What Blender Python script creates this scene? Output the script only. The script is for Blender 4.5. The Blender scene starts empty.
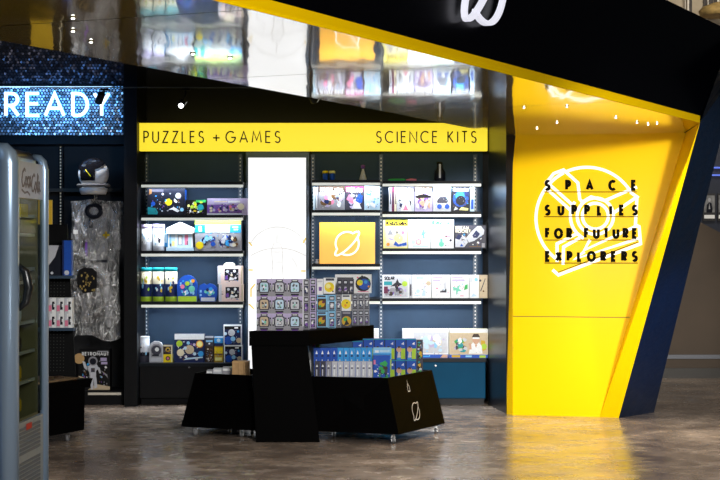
import bpy, math, random
from mathutils import Vector, Matrix, noise

# ------------------------------------------------------------------ camera, world, light
SC = bpy.context.scene
COL = SC.collection
F = 1700.0                 # focal length in pixels of the 720x480 frame
EYE = 1.5                  # eye height above the floor
cam_data = bpy.data.cameras.new('camera')
cam_data.lens = 85.0; cam_data.sensor_width = 36.0; cam_data.clip_end = 200
cam = bpy.data.objects.new('camera', cam_data); COL.objects.link(cam)
cam.location = (0, 0, EYE); cam.rotation_euler = (math.pi/2, 0, 0)
SC.camera = cam
SC.view_settings.view_transform = 'Standard'
SC.view_settings.look = 'None'
SC.view_settings.gamma = 1.0
SC.view_settings.exposure = 0.0
SC.view_settings.use_curve_mapping = False
SC.cycles.max_bounces = 8
world = bpy.data.worlds.new('hall_ambience'); SC.world = world
world.use_nodes = True
bgn = world.node_tree.nodes['Background']
bgn.inputs[0].default_value = (0.55, 0.62, 0.75, 1); bgn.inputs[1].default_value = 0.014

def lamp(name, kind, loc, target, energy, color=(1, 1, 1), size=(1, 1), spot=None, blend=.5, radius=.05):
    ld = bpy.data.lights.new(name, kind); ld.energy = energy; ld.color = color
    if kind == 'AREA':
        ld.shape = 'RECTANGLE'; ld.size = size[0]; ld.size_y = size[1]
    if kind == 'SPOT':
        ld.spot_size = math.radians(spot); ld.spot_blend = blend
    if kind in ('SPOT', 'POINT'):
        ld.shadow_soft_size = radius
    o = bpy.data.objects.new(name, ld); COL.objects.link(o)
    o.location = loc
    if target is not None:
        o.rotation_euler = (Vector(target) - Vector(loc)).to_track_quat('-Z', 'Y').to_euler()
    return o

# unseen area lamps and spots added to brighten the portal and concourse
lamp('hall_fill', 'AREA', (2.4, 0.5, 3.3), (1.9, 14.4, 1.0), 480, (1, .97, .92), (3.0, .9))
lamp('hall_fill', 'AREA', (-1.0, 3.0, 2.9), (-.4, 15.0, 1.0), 55, (.9, .95, 1), (2.4, .8))
lamp('portal_fill', 'SPOT', (2.6, 1.5, 3.0), (2.05, 14.4, 1.05), 5200, (1, .96, .88), spot=17, blend=.5, radius=.25)  # added unseen spot, aimed to brighten the yellow wall
lamp('floor_fill', 'SPOT', (0.2, 8.2, 2.3), (0.3, 11.6, 0), 330, (1, .96, .9), spot=95, radius=.15)  # added unseen spot, lifts the floor and its bounce
lamp('blue_leg_fill', 'SPOT', (3.6, 11.6, .7), (2.42, 14.5, .75), 300, (.15, .42, 1), spot=30, blend=.8, radius=.2)  # added unseen lamp that turns the portal leg blue
lamp('far_hall_light', 'AREA', (5.0, 17.5, 3.6), (4.6, 19.5, 0.8), 14, (1, .86, .66), (2.0, .6))
lamp('gallery_light', 'AREA', (5.5, 17.5, 6.0), (5.0, 22.0, 4.6), 160, (1, .9, .74), (3.0, 1.0))

# ------------------------------------------------------------------ pixel to place
def XP(px, Y): return (px - 360.0) / F * Y
def ZP(py, Y): return EYE - (py - 240.0) / F * Y
def P(px, py, Y): return Vector((XP(px, Y), Y, ZP(py, Y)))
def GY(py, z=0.0): return (EYE - z) * F / (py - 240.0)       # distance of a point of height z seen at row py
def raypl(px, py, P0, n):
    d = Vector(((px-360)/F, 1.0, -(py-240)/F)); c = Vector((0, 0, EYE))
    t = (P0 - c).dot(n) / d.dot(n)
    return c + d*t

# ------------------------------------------------------------------ materials
MATS = {}
def mat(name, col, rough=.5, metal=0.0, emit=0.0, ecol=None, coat=0.0, var=0.0, scale=30.0, bump=0.0, ior=1.5, spec=.5):
    if name in MATS: return MATS[name]
    m = bpy.data.materials.new(name); m.use_nodes = True; MATS[name] = m
    nt = m.node_tree; b = nt.nodes['Principled BSDF']
    b.inputs['Base Color'].default_value = (*col, 1)
    b.inputs['Roughness'].default_value = rough
    b.inputs['Metallic'].default_value = metal
    b.inputs['IOR'].default_value = ior
    b.inputs['Specular IOR Level'].default_value = spec
    b.inputs['Coat Weight'].default_value = coat
    if emit:
        b.inputs['Emission Color'].default_value = (*(ecol or col), 1)
        b.inputs['Emission Strength'].default_value = emit
    if var or bump:
        tc = nt.nodes.new('ShaderNodeTexCoord')
        n = nt.nodes.new('ShaderNodeTexNoise'); n.inputs['Scale'].default_value = scale; n.inputs['Detail'].default_value = 4
        nt.links.new(tc.outputs['Object'], n.inputs['Vector'])
        if var:
            r = nt.nodes.new('ShaderNodeValToRGB')
            r.color_ramp.elements[0].position = .3; r.color_ramp.elements[1].position = .7
            r.color_ramp.elements[0].color = (*[c*(1-var) for c in col], 1)
            r.color_ramp.elements[1].color = (*[min(1, c*(1+var)) for c in col], 1)
            nt.links.new(n.outputs['Fac'], r.inputs['Fac']); nt.links.new(r.outputs['Color'], b.inputs['Base Color'])
        if bump:
            bp = nt.nodes.new('ShaderNodeBump'); bp.inputs['Strength'].default_value = bump; bp.inputs['Distance'].default_value = .02
            nt.links.new(n.outputs['Fac'], bp.inputs['Height']); nt.links.new(bp.outputs['Normal'], b.inputs['Normal'])
    return m

PAL = {}
for nm, c in dict(white=(.82,.84,.86), cream=(.78,.72,.56), black=(.005,.005,.008), ink=(.01,.013,.028), navy=(.015,.03,.12),
                  blue=(.02,.11,.5), azure=(.05,.36,.75), sky=(.3,.6,.85), pale=(.55,.72,.85), teal=(.02,.33,.38), green=(.05,.42,.12),
                  lime=(.45,.65,.06), yellow=(.85,.68,.02), mustard=(.62,.42,.03), orange=(.85,.38,.04), red=(.6,.04,.04),
                  pink=(.75,.25,.38), purple=(.22,.1,.42), lilac=(.52,.46,.68), grey=(.34,.34,.38), dim=(.07,.07,.1), lgrey=(.58,.6,.66),
                  brown=(.2,.11,.05), tan=(.55,.37,.18), skin=(.62,.4,.28), mint=(.2,.62,.48), maroon=(.18,.03,.09), lemon=(.9,.85,.35),
                  cocoa=(.07,.045,.03), sand=(.6,.5,.36)).items():
    PAL[nm] = mat('print_' + nm, tuple(x**1.15 for x in c), .45, var=.06, scale=60, spec=.2)
def M(x): return PAL[x] if isinstance(x, str) else x

black_laminate = mat('black_laminate', (.0012, .0011, .0012), .55, bump=.03, scale=8, spec=.015)
black_metal = mat('black_powder_coat', (.003, .0035, .005), .45, var=.2, scale=12, spec=.15)
blue_steel = mat('dark_blue_steel', (.018, .045, .085), .42, var=.12, scale=5)
shelf_back = mat('shelf_back_steel', (.022, .048, .092), .6, var=.08, scale=4, spec=.2)
shelf_top = mat('shelf_top_steel', (.006, .009, .014), .5, var=.1, scale=6, spec=.15)
chrome = mat('chrome', (.75, .78, .8), .16, 1.0, bump=.02, scale=3)
rubber = mat('caster_rubber', (.16, .16, .17), .5, var=.1)
lip_white = mat('price_strip', (.75, .78, .74), .35, emit=.42, ecol=(.95, 1, .95))  # weak emission put in so plain plastic lips look lit
slot_light = mat('lit_slot', (.5, .53, .55), .4, var=.1)  # pale colour stands in for light on the perforations
teal_panel = mat('teal_cabinet', (.0, .05, .115), .55, var=.1, scale=3, spec=.08)

# ------------------------------------------------------------------ mesh builder
class MB:
    def __init__(s, front=None):
        s.v = []; s.f = []; s.mi = []; s.ms = []; s.sm = []
    def m(s, mt):
        mt = M(mt)
        if mt not in s.ms: s.ms.append(mt)
        return s.ms.index(mt)
    def face(s, pts, mt, smooth=False):
        b = len(s.v); s.v += [Vector(p) for p in pts]; s.f.append(tuple(range(b, b+len(pts)))); s.mi.append(s.m(mt)); s.sm.append(smooth)
    def hexa(s, b4, t4, mt):
        """b4 and t4: four corners each, same order, counter-clockwise from above"""
        b = len(s.v); s.v += [Vector(p) for p in list(b4)+list(t4)]; k = s.m(mt)
        for q in ((3,2,1,0),(4,5,6,7),(0,1,5,4),(1,2,6,5),(2,3,7,6),(3,0,4,7)):
            s.f.append(tuple(b+i for i in q)); s.mi.append(k); s.sm.append(False)
        return s
    def box(s, x0, x1, y0, y1, z0, z1, mt):
        return s.hexa([(x0,y0,z0),(x1,y0,z0),(x1,y1,z0),(x0,y1,z0)], [(x0,y0,z1),(x1,y0,z1),(x1,y1,z1),(x0,y1,z1)], mt)
    def bbox(s, x0, x1, y0, y1, z0, z1, r, mt):
        """box with chamfered vertical and horizontal front edges"""
        k = r
        ring = lambda q, z: [(x0+k-q, y0+k-k+q*0, z), (x1-k+q, y0, z)]
        pts = lambda z, i: [(x0+i+k, y0+i, z), (x1-i-k, y0+i, z), (x1-i, y0+i+k, z), (x1-i, y1-i-k, z), (x1-i-k, y1-i, z), (x0+i+k, y1-i, z), (x0+i, y1-i-k, z), (x0+i, y0+i+k, z)]
        R = [pts(z0, k), pts(z0+k, 0), pts(z1-k, 0), pts(z1, k)]
        b = len(s.v)
        for r_ in R: s.v += [Vector(p) for p in r_]
        mi = s.m(mt)
        for a in range(3):
            for i in range(8):
                j = (i+1) % 8
                s.f.append((b+a*8+i, b+a*8+j, b+a*8+8+j, b+a*8+8+i)); s.mi.append(mi); s.sm.append(False)
        s.f.append(tuple(b+7-i for i in range(8))); s.mi.append(mi); s.sm.append(False)
        s.f.append(tuple(b+24+i for i in range(8))); s.mi.append(mi); s.sm.append(False)
        return s
    def tube(s, path, r, mt, n=10, caps=True, smooth=True):
        path = [Vector(p) for p in path]; rs = r if isinstance(r, (list, tuple)) else [r]*len(path)
        b = len(s.v); k = s.m(mt); up = None
        for i, p in enumerate(path):
            t = (path[min(i+1, len(path)-1)] - path[max(i-1, 0)]).normalized()
            if up is None: up = t.orthogonal().normalized()
            up = (up - t*up.dot(t)).normalized(); w = t.cross(up)
            for j in range(n):
                a = 2*math.pi*j/n; s.v.append(p + (up*math.cos(a) + w*math.sin(a))*rs[i])
        for i in range(len(path)-1):
            for j in range(n):
                j2 = (j+1) % n
                s.f.append((b+i*n+j, b+i*n+j2, b+(i+1)*n+j2, b+(i+1)*n+j)); s.mi.append(k); s.sm.append(smooth)
        if caps:
            s.f.append(tuple(b+n-1-j for j in range(n))); s.mi.append(k); s.sm.append(False)
            e = b+(len(path)-1)*n
            s.f.append(tuple(e+j for j in range(n))); s.mi.append(k); s.sm.append(False)
        return s
    def lathe(s, prof, c, mt, n=20, sx=1, sy=1, smooth=True, mats=None):
        """prof: (radius, height) from bottom to top round the vertical axis at c"""
        b = len(s.v); c = Vector(c)
        for r, h in prof:
            for j in range(n):
                a = 2*math.pi*j/n; s.v.append(c + Vector((math.cos(a)*r*sx, math.sin(a)*r*sy, h)))
        for i in range(len(prof)-1):
            k = s.m(mats[i] if mats else mt)
            for j in range(n):
                j2 = (j+1) % n
                s.f.append((b+i*n+j, b+i*n+j2, b+(i+1)*n+j2, b+(i+1)*n+j)); s.mi.append(k); s.sm.append(smooth)
        k0 = s.m(mats[0] if mats else mt); k1 = s.m(mats[-1] if mats else mt)
        s.f.append(tuple(b+n-1-j for j in range(n))); s.mi.append(k0); s.sm.append(False)
        e = b+(len(prof)-1)*n
        s.f.append(tuple(e+j for j in range(n))); s.mi.append(k1); s.sm.append(False)
        return s
    def slab(s, poly, mapf, mt, t0=0.0, t1=None):
        """a flat polygon mapped on a surface; with t1 a solid between the offsets t0 and t1"""
        a = 0.0
        for i in range(len(poly)):
            p, q = poly[i], poly[(i+1) % len(poly)]; a += p[0]*q[1]-q[0]*p[1]
        if a < 0: poly = poly[::-1]
        if t1 is None:
            s.face([mapf(u, v, t0) for u, v in poly], mt); return s
        n = len(poly); b = len(s.v); k = s.m(mt)
        s.v += [Vector(mapf(u, v, t0)) for u, v in poly] + [Vector(mapf(u, v, t1)) for u, v in poly]
        s.f.append(tuple(b+n-1-i for i in range(n))); s.mi.append(k); s.sm.append(False)
        s.f.append(tuple(b+n+i for i in range(n))); s.mi.append(k); s.sm.append(False)
        for i in range(n):
            j = (i+1) % n
            s.f.append((b+i, b+j, b+n+j, b+n+i)); s.mi.append(k); s.sm.append(False)
        return s
    def build(s, name, parent=None, origin=None, bevel=0):
        me = bpy.data.meshes.new(name)
        o = bpy.data.objects.new(name, me); COL.objects.link(o)
        if parent is not None:
            org = parent['_w'] if '_w' in parent else parent.location
            org = Vector(org); o.parent = parent; o['_w'] = list(org)
        else:
            if origin is None:
                xs = [p.x for p in s.v]; ys = [p.y for p in s.v]; zs = [p.z for p in s.v]
                origin = ((min(xs)+max(xs))/2, (min(ys)+max(ys))/2, min(zs))
            org = Vector(origin); o.location = org; o['_w'] = list(org)
        me.from_pydata([tuple(p-org) for p in s.v], [], s.f)
        for m_ in s.ms: me.materials.append(m_)
        for i, p in enumerate(me.polygons): p.material_index = s.mi[i]; p.use_smooth = s.sm[i]
        me.update()
        if bevel:
            bv = o.modifiers.new('bevel', 'BEVEL'); bv.width = bevel; bv.segments = 2; bv.limit_method = 'ANGLE'
        return o

def tag(o, label=None, cat=None, group=None, kind=None):
    if label: o['label'] = label
    if cat: o['category'] = cat
    if group: o['group'] = group
    if kind: o['kind'] = kind
    return o
def thing(name, loc, label, cat, group=None):
    o = bpy.data.objects.new(name, None); COL.objects.link(o); o.location = loc; o['_w'] = list(loc)
    o.empty_display_size = .1
    return tag(o, label, cat, group)
def struct(mb, name): return tag(mb.build(name), kind='structure')

# ------------------------------------------------------------------ 2-D drawing: strokes and letters
def arc(cx, cy, rx, ry, a0, a1, n=10):
    return [(cx+rx*math.cos(math.radians(a0+(a1-a0)*i/n)), cy+ry*math.sin(math.radians(a0+(a1-a0)*i/n))) for i in range(n+1)]
def ribbon(pts, w, closed=False):
    pts = [Vector((p[0], p[1])) for p in pts]; n = len(pts); L = []; R = []
    for i in range(n):
        a = pts[i-1] if (i > 0 or closed) else None; c = pts[(i+1) % n] if (i < n-1 or closed) else None
        d1 = (pts[i]-a).normalized() if a is not None and (pts[i]-a).length > 1e-9 else None
        d2 = (c-pts[i]).normalized() if c is not None and (c-pts[i]).length > 1e-9 else None
        if d1 is None: d1 = d2
        if d2 is None: d2 = d1
        t = d1+d2
        t = t.normalized() if t.length > 1e-6 else d1
        nn = Vector((-t.y, t.x)); k = 1/max(.5, abs(nn.dot(Vector((-d1.y, d1.x)))))
        L.append(pts[i]+nn*w/2*k); R.append(pts[i]-nn*w/2*k)
    out = []
    for i in range(n if closed else n-1):
        j = (i+1) % n
        out.append([tuple(R[i]), tuple(R[j]), tuple(L[j]), tuple(L[i])])
    return out
G = {
 'A': (.8, [[(0,0),(.4,1),(.8,0)],[(.14,.33),(.66,.33)]]),
 'B': (.55, [[(0,0),(0,1),(.25,1)]+arc(.25,.76,.24,.24,90,-90,6)+[(0,.52)],[(0,.52),(.28,.52)]+arc(.28,.26,.26,.26,90,-90,6)+[(0,0)]]),
 'C': (.85, [arc(.5,.5,.5,.5,48,312,14)]),
 'D': (.75, [[(0,0),(0,1),(.25,1)]+arc(.25,.5,.5,.5,90,-90,10)+[(0,0)]]),
 'E': (.48, [[(.48,1),(0,1),(0,0),(.48,0)],[(0,.53),(.44,.53)]]),
 'F': (.46, [[(.46,1),(0,1),(0,0)],[(0,.53),(.42,.53)]]),
 'G': (.98, [arc(.5,.5,.5,.5,48,350,14)+[(.98,.46),(.55,.46)]]),
 'H': (.65, [[(0,0),(0,1)],[(.65,0),(.65,1)],[(0,.53),(.65,.53)]]),
 'I': (.0, [[(0,0),(0,1)]]),
 'K': (.6, [[(0,0),(0,1)],[(.55,1),(0,.45)],[(.12,.55),(.6,0)]]),
 'L': (.42, [[(0,1),(0,0),(.42,0)]]),
 'M': (.95, [[(0,0),(.14,1),(.475,.2),(.81,1),(.95,0)]]),
 'N': (.75, [[(0,0),(0,1),(.75,0),(.75,1)]]),
 'O': (1.0, [arc(.5,.5,.5,.5,0,360,18)]),
 'P': (.5, [[(0,0),(0,1),(.24,1)]+arc(.24,.73,.26,.27,90,-90,7)+[(0,.46)]]),
 'R': (.53, [[(0,0),(0,1),(.24,1)]+arc(.24,.73,.26,.27,90,-90,7)+[(0,.46)],[(.2,.46),(.53,0)]]),
 'S': (.52, [arc(.27,.75,.24,.25,35,270,9)+arc(.26,.25,.26,.25,90,-150,9)]),
 'T': (.56, [[(0,1),(.56,1)],[(.28,1),(.28,0)]]),
 'U': (.64, [[(0,1),(0,.32)]+arc(.32,.32,.32,.32,180,360,10)+[(.64,1)]]),
 'V': (.7, [[(0,1),(.35,0),(.7,1)]]),
 'X': (.65, [[(0,0),(.62,1)],[(.03,1),(.65,0)]]),
 'Y': (.66, [[(0,1),(.33,.48),(.66,1)],[(.33,.48),(.33,0)]]),
 'Z': (.6, [[(.02,1),(.58,1),(0,0),(.6,0)]]),
 '+': (.6, [[(0,.42),(.6,.42)],[(.3,.12),(.3,.72)]]),
 ' ': (.35, []),
 'a': (.5, [arc(.25,.32,.25,.32,0,360,12),[(.5,.64),(.5,0)]]),
 'b': (.5, [arc(.25,.32,.25,.32,0,360,12),[(0,1),(0,0)]]),
 'd': (.5, [arc(.25,.32,.25,.32,0,360,12),[(.5,1),(.5,0)]]),
 'i': (.0, [[(0,0),(0,.64)],[(0,.82),(0,.98)]]),
 's': (.36, [arc(.18,.48,.17,.16,35,270,7)+arc(.18,.16,.18,.16,90,-150,7)]),
 'z': (.4, [[(.02,.64),(.38,.64),(0,0),(.4,0)]]),
 'c': (.4, [arc(.25,.32,.25,.32,48,312,10)]),
 'o': (.5, [arc(.25,.32,.25,.32,0,360,12)]),
 'l': (.0, [[(0,0),(0,1)]]),
}
def text(s, x0, x1, y, h, w, gx=None, slant=0.0):
    """letters of cap height h on the base line y, spread from x0 to x1; w = stroke width"""
    nat = sum(G[c][0] for c in s)*h; gaps = len(s)-1
    k = gx if gx else min(1.0, (x1-x0)*.8/max(nat, 1e-6))
    sp = ((x1-x0) - nat*k)/max(gaps, 1); x = x0; out = []
    for c in s:
        for st in G[c][1]:
            out += ribbon([(x+px*h*k+py*h*slant, y+py*h) for px, py in st], w)
        x += G[c][0]*h*k+sp
    return out
def disc(cx, cy, rx, ry=None, n=14): return [(cx+rx*math.cos(2*math.pi*i/n), cy+(ry or rx)*math.sin(2*math.pi*i/n)) for i in range(n)]
def rect(x0, y0, x1, y1): return [(x0,y0),(x1,y0),(x1,y1),(x0,y1)]
def planet(cx, cy, R, w):
    """ringed planet emblem: circle crossed by a tilted ring, open behind"""
    out = []
    tilt = math.radians(45); a, b = R*1.42, R*.36
    def el(t):
        x, y = a*math.cos(t), b*math.sin(t)
        return (cx+x*math.cos(tilt)-y*math.sin(tilt), cy+x*math.sin(tilt)+y*math.cos(tilt))
    out += ribbon(arc(cx, cy, R, R, 58, 213, 18), w)
    out += ribbon(arc(cx, cy, R, R, 237, 392, 18), w)
    out += ribbon([el(math.radians(d)) for d in range(-158, 159-0, 12)] , w) if False else ribbon([el(math.radians(d)) for d in range(-205, 26, 11)], w)
    out += ribbon([el(math.radians(d)) for d in (20, 32, 44)], w) + ribbon([el(math.radians(d)) for d in (136, 148, 160)], w)
    return out
def front_map(x0, z0, W, H, Y):
    """unit square to a front facing the camera side; t comes forward"""
    return lambda u, v, t=0.0: Vector((x0+u*W, Y-t, z0+v*H))

def blobs(rng, n, cols, u0=.04, v0=.04, u1=.96, v1=.96, s0=.05, s1=.16, asp=1.0):
    """irregular printed shapes inside a unit rectangle"""
    out = []
    for i in range(n):
        su = rng.uniform(s0, s1)/max(asp, .3)**.5; sv = rng.uniform(s0, s1)*max(asp, .3)**.5
        su = min(su, (u1-u0)/2); sv = min(sv, (v1-v0)/2)
        cu, cv = rng.uniform(u0+su, u1-su), rng.uniform(v0+sv, v1-sv)
        k = rng.choice((5, 6, 7, 9)); a0 = rng.random()*6
        poly = [(cu+su*rng.uniform(.55, 1)*math.cos(a0+2*math.pi*j/k), cv+sv*rng.uniform(.55, 1)*math.sin(a0+2*math.pi*j/k)) for j in range(k)]
        out.append((rng.choice(cols), poly))
    return out

def paint(mb, mapf, art, W, H, t0=.0004, dt=.0002):
    """art: list of (material, polygon or list of polygons in unit coordinates); later ones lie on top"""
    t = t0
    for mt, pl in art:
        polys = pl if isinstance(pl[0][0], (tuple, list)) else [pl]
        for p in polys: mb.slab(p, mapf, mt, t)
        t += dt
def R_(mt, u0, v0, u1, v1): return (mt, rect(u0, v0, u1, v1))
def C_(mt, u, v, r, asp): return (mt, disc(u, v, r/asp, r))
def T_(mt, s, u0, u1, v, h, w, asp, slant=0.0):
    """text in unit coordinates of a front whose width/height is asp"""
    ps = text(s, u0*asp, u1*asp, v, h, w, slant=slant)
    return (mt, [[(x/asp, y) for x, y in p] for p in ps])

BOXES = []
def carton(name, label, cat, x0, x1, yt, Y, zb, depth, body, art=(), group=None, side=None):
    """a printed box whose front spans the columns x0..x1 and reaches row yt, standing at height zb"""
    X0, X1, Z1 = XP(x0, Y)+.0008, XP(x1, Y)-.0008, ZP(yt, Y)
    W, H = X1-X0, Z1-zb
    mb = MB(); mb.box(X0, X1, Y, Y+depth, zb, Z1, body)
    a = list(art(W/H) if callable(art) else art)
    if len(a) > 3:
        rr = random.Random(int(x0*13+yt*7)); pale_body = body in ('white', 'cream', 'lemon')
        cols = ['lgrey', 'pale', 'grey', 'sky', 'pink', 'lilac'] if pale_body else ['grey', 'lgrey', 'dim', 'white', 'purple', 'brown', 'azure']
        a = a[:1] + blobs(rr, 16 if pale_body else 30, cols, .05, .06, .95, .74, .015, .05, W/H) + a[1:]
        a += blobs(rr, 8 if pale_body else 14, cols, .06, .06, .94, .6, .01, .028, W/H)
    paint(mb, front_map(X0, zb, W, H, Y), a, W, H, dt=.00006)
    if side:
        sm = lambda u, v, t=0.0: Vector((X0-t, Y+depth-u*depth, zb+v*H))
        paint(mb, sm, side, depth, H)
        sm2 = lambda u, v, t=0.0: Vector((X1+t, Y+u*depth, zb+v*H))
        paint(mb, sm2, side, depth, H)
    return tag(mb.build(name), label, cat, group)

# ------------------------------------------------------------------ setting: floor, walls, hall beyond
def floor_material():
    m = bpy.data.materials.new('polished_concrete'); m.use_nodes = True
    nt = m.node_tree; b = nt.nodes['Principled BSDF']; L = nt.links.new
    tc = nt.nodes.new('ShaderNodeTexCoord')
    mp = nt.nodes.new('ShaderNodeMapping'); mp.inputs['Scale'].default_value = (1, 1.1, 1)
    L(tc.outputs['Object'], mp.inputs['Vector'])
    n1 = nt.nodes.new('ShaderNodeTexNoise'); n1.inputs['Scale'].default_value = 1.1; n1.inputs['Detail'].default_value = 8; n1.inputs['Roughness'].default_value = .65
    n2 = nt.nodes.new('ShaderNodeTexNoise'); n2.inputs['Scale'].default_value = 6; n2.inputs['Detail'].default_value = 8
    n3 = nt.nodes.new('ShaderNodeTexVoronoi'); n3.inputs['Scale'].default_value = 1.3; n3.feature = 'DISTANCE_TO_EDGE'
    for n in (n1, n2): L(mp.outputs[0], n.inputs['Vector'])
    r = nt.nodes.new('ShaderNodeValToRGB')
    e = r.color_ramp.elements; e[0].position = .34; e[0].color = (.16, .12, .10, 1); e[1].position = .68; e[1].color = (.54, .42, .33, 1)
    q = e.new(.5); q.color = (.32, .25, .20, 1)
    L(n1.outputs['Fac'], r.inputs['Fac'])
    mx = nt.nodes.new('ShaderNodeMix'); mx.data_type = 'RGBA'; mx.blend_type = 'MULTIPLY'; mx.inputs['Factor'].default_value = .4
    r2 = nt.nodes.new('ShaderNodeValToRGB'); r2.color_ramp.elements[0].position = .36; r2.color_ramp.elements[0].color = (.55, .54, .54, 1); r2.color_ramp.elements[1].position = .6
    L(n2.outputs['Fac'], r2.inputs['Fac']); L(r.outputs['Color'], mx.inputs['A']); L(r2.outputs['Color'], mx.inputs['B'])
    L(mx.outputs['Result'], b.inputs['Base Color'])
    rr = nt.nodes.new('ShaderNodeMapRange'); rr.inputs['From Min'].default_value = .3; rr.inputs['From Max'].default_value = .7
    rr.inputs['To Min'].default_value = .12; rr.inputs['To Max'].default_value = .32
    L(n2.outputs['Fac'], rr.inputs['Value']); L(rr.outputs[0], b.inputs['Roughness'])
    bp = nt.nodes.new('ShaderNodeBump'); bp.inputs['Strength'].default_value = .12; bp.inputs['Distance'].default_value = .01
    L(n2.outputs['Fac'], bp.inputs['Height']); L(bp.outputs[0], b.inputs['Normal'])
    b.inputs['Specular IOR Level'].default_value = .6
    return m
fm = floor_material()
struct(MB().box(-7, 12, 1.0, 26, -.1, 0, fm), 'floor')
wall_black = mat('black_wall_paint', (.004, .0045, .006), .55, var=.2, scale=3, spec=.3)
WB = 15.98
struct(MB().box(-7, 1.5, WB, WB+.2, 0, 4.6, wall_black), 'wall_back')
hall_dark = mat('hall_ceiling_paint', (.01, .01, .012), .8, var=.1)
struct(MB().box(-7, 1.5, 15.0, WB, 4.6, 4.7, hall_dark), 'ceiling')
# left reveal beside the shelving: black partition between costume wall and shelves
struct(MB().box(XP(124, 15.3), XP(137, 15.3), 15.3, WB, 0, 3.55, black_metal), 'wall_partition')

# the inner side wall between shelving and yellow wall
gloss_black = mat('gloss_black_panel', (.010, .012, .016), .3, var=.2, scale=4, bump=.01, spec=.3)
mb = MB(); mb.hexa([(1.168, 15.47, 0), (1.262, 14.68, 0), (1.5, 14.8, 0), (1.5, 15.98, 0)], [(1.168, 15.47, 2.9), (1.262, 14.68, 2.405), (1.5, 14.8, 2.405), (1.5, 15.98, 2.9)], gloss_black)
struct(mb, 'wall_side')

# yellow material, glossy lacquer
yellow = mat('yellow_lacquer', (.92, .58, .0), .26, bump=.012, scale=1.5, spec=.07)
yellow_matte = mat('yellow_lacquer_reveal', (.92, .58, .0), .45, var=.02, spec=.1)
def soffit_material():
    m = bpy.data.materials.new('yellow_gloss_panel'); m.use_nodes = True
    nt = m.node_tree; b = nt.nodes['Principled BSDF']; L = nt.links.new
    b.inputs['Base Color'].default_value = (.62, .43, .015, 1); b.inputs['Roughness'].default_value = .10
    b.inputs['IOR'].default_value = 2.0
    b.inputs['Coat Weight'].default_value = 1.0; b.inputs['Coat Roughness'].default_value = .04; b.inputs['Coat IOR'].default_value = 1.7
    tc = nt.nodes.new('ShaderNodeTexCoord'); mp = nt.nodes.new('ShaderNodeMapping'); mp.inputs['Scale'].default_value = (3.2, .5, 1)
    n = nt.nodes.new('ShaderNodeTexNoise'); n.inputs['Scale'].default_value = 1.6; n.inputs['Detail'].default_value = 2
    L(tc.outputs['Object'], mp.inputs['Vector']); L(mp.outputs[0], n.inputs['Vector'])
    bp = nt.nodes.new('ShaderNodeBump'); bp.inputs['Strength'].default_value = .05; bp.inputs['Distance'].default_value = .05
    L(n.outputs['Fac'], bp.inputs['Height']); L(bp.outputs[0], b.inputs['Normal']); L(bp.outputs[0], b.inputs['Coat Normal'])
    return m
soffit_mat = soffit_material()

# ---- the portal: diagonal beam + leg
ZS = 2.41
A = Vector((2.64, 13.2, ZS)); Bq = Vector((2.18, GY(418), 0)); Cq = Vector((XP(654, GY(412.5)), GY(412.5), 0))
nABC = (Bq-A).cross(Cq-A).normalized()
Dq = raypl(738, 69, A, nABC)
E = Vector((3.12, 14.22, 3.24))
YN = 4.2
def bf(Y): return -3.608 + .4726*Y          # x of the beam's front bottom edge
Pn = Vector((bf(YN), YN, ZS))
V0 = Vector((1.317, 14.73, ZS)); VL = Vector((-1.64, 7.74, ZS)); dv = (VL-V0).normalized()
VN = V0 + dv*((V0.y-5.2)/abs(dv.y))
WBR = Vector((2.03, 14.40, 0)); WBL = Vector((1.308, 14.56, 0)); WEL = Vector((1.266, 14.66, 0)); WET = Vector((1.275, 14.86, ZS))
Wn = (WBR-WBL).cross(Vector((1.317, 14.73, ZS))-WBL).normalized()
_t = raypl(686.5, 130, WBL, Wn); WTR = WBR + (_t-WBR)*(ZS/_t.z)
up = Vector((0, 0, 1))
portal_black = mat('portal_black_gloss', (.0008, .0008, .0014), .25, bump=.04, scale=2.5, spec=.1)
leg_sheen_tint = mat('portal_leg_gloss', (.004, .012, .03), .32, bump=.6, scale=9, spec=.5)  # blue in the base colour stands in for reflections on the leg
ptl = thing('entrance_portal', (2.2, 14.4, 0), 'large faceted black and yellow entrance arch over the shop front', 'archway')
mb = MB()
st = .055
Fb = [Pn+up*st, A+up*st]; top = Vector((Pn.x, Pn.y, 3.24)); E2 = E
lean = Vector((.9, -.43, 0))*.02
mb.face([Pn+up*st+lean, A+up*st, E, Vector((bf(13.2)+0, 13.2, 3.24)), Vector((Pn.x, Pn.y, 3.24))], portal_black)
mb.face([VN+up*.02, VN+up*.83, V0+up*.83, V0+up*.02], portal_black)
mb.face([Vector((Pn.x, Pn.y, 3.24)), E, Vector((2.66, 14.6, 3.24)), V0+up*.83, VN+up*.83], portal_black)
mb.face([Pn+up*st+lean, Vector((Pn.x, Pn.y, 3.24)), VN+up*.83, VN+up*.02], portal_black)
mb.build('beam', ptl)
mb = MB()
mb.face([A, Bq, Cq, Dq], leg_sheen_tint); mb.face([A+up*0, Dq, E], leg_sheen_tint)
bk = Vector((.05, .32, 0))
mb.face([Cq, Cq+bk, Dq+bk, Dq], leg_sheen_tint); mb.face([Dq, Dq+bk, E+bk, E], leg_sheen_tint)
mb.face([Cq+bk, WBR+Vector((.05, .35, 0)), WTR+Vector((0, .3, 0)), E+bk, Dq+bk], leg_sheen_tint)
mb.build('leg', ptl)
mb = MB()
mb.face([Pn, A, A+up*st, Pn+up*st+lean], yellow)
mb.build('edge_trim', ptl)
mb = MB()
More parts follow.
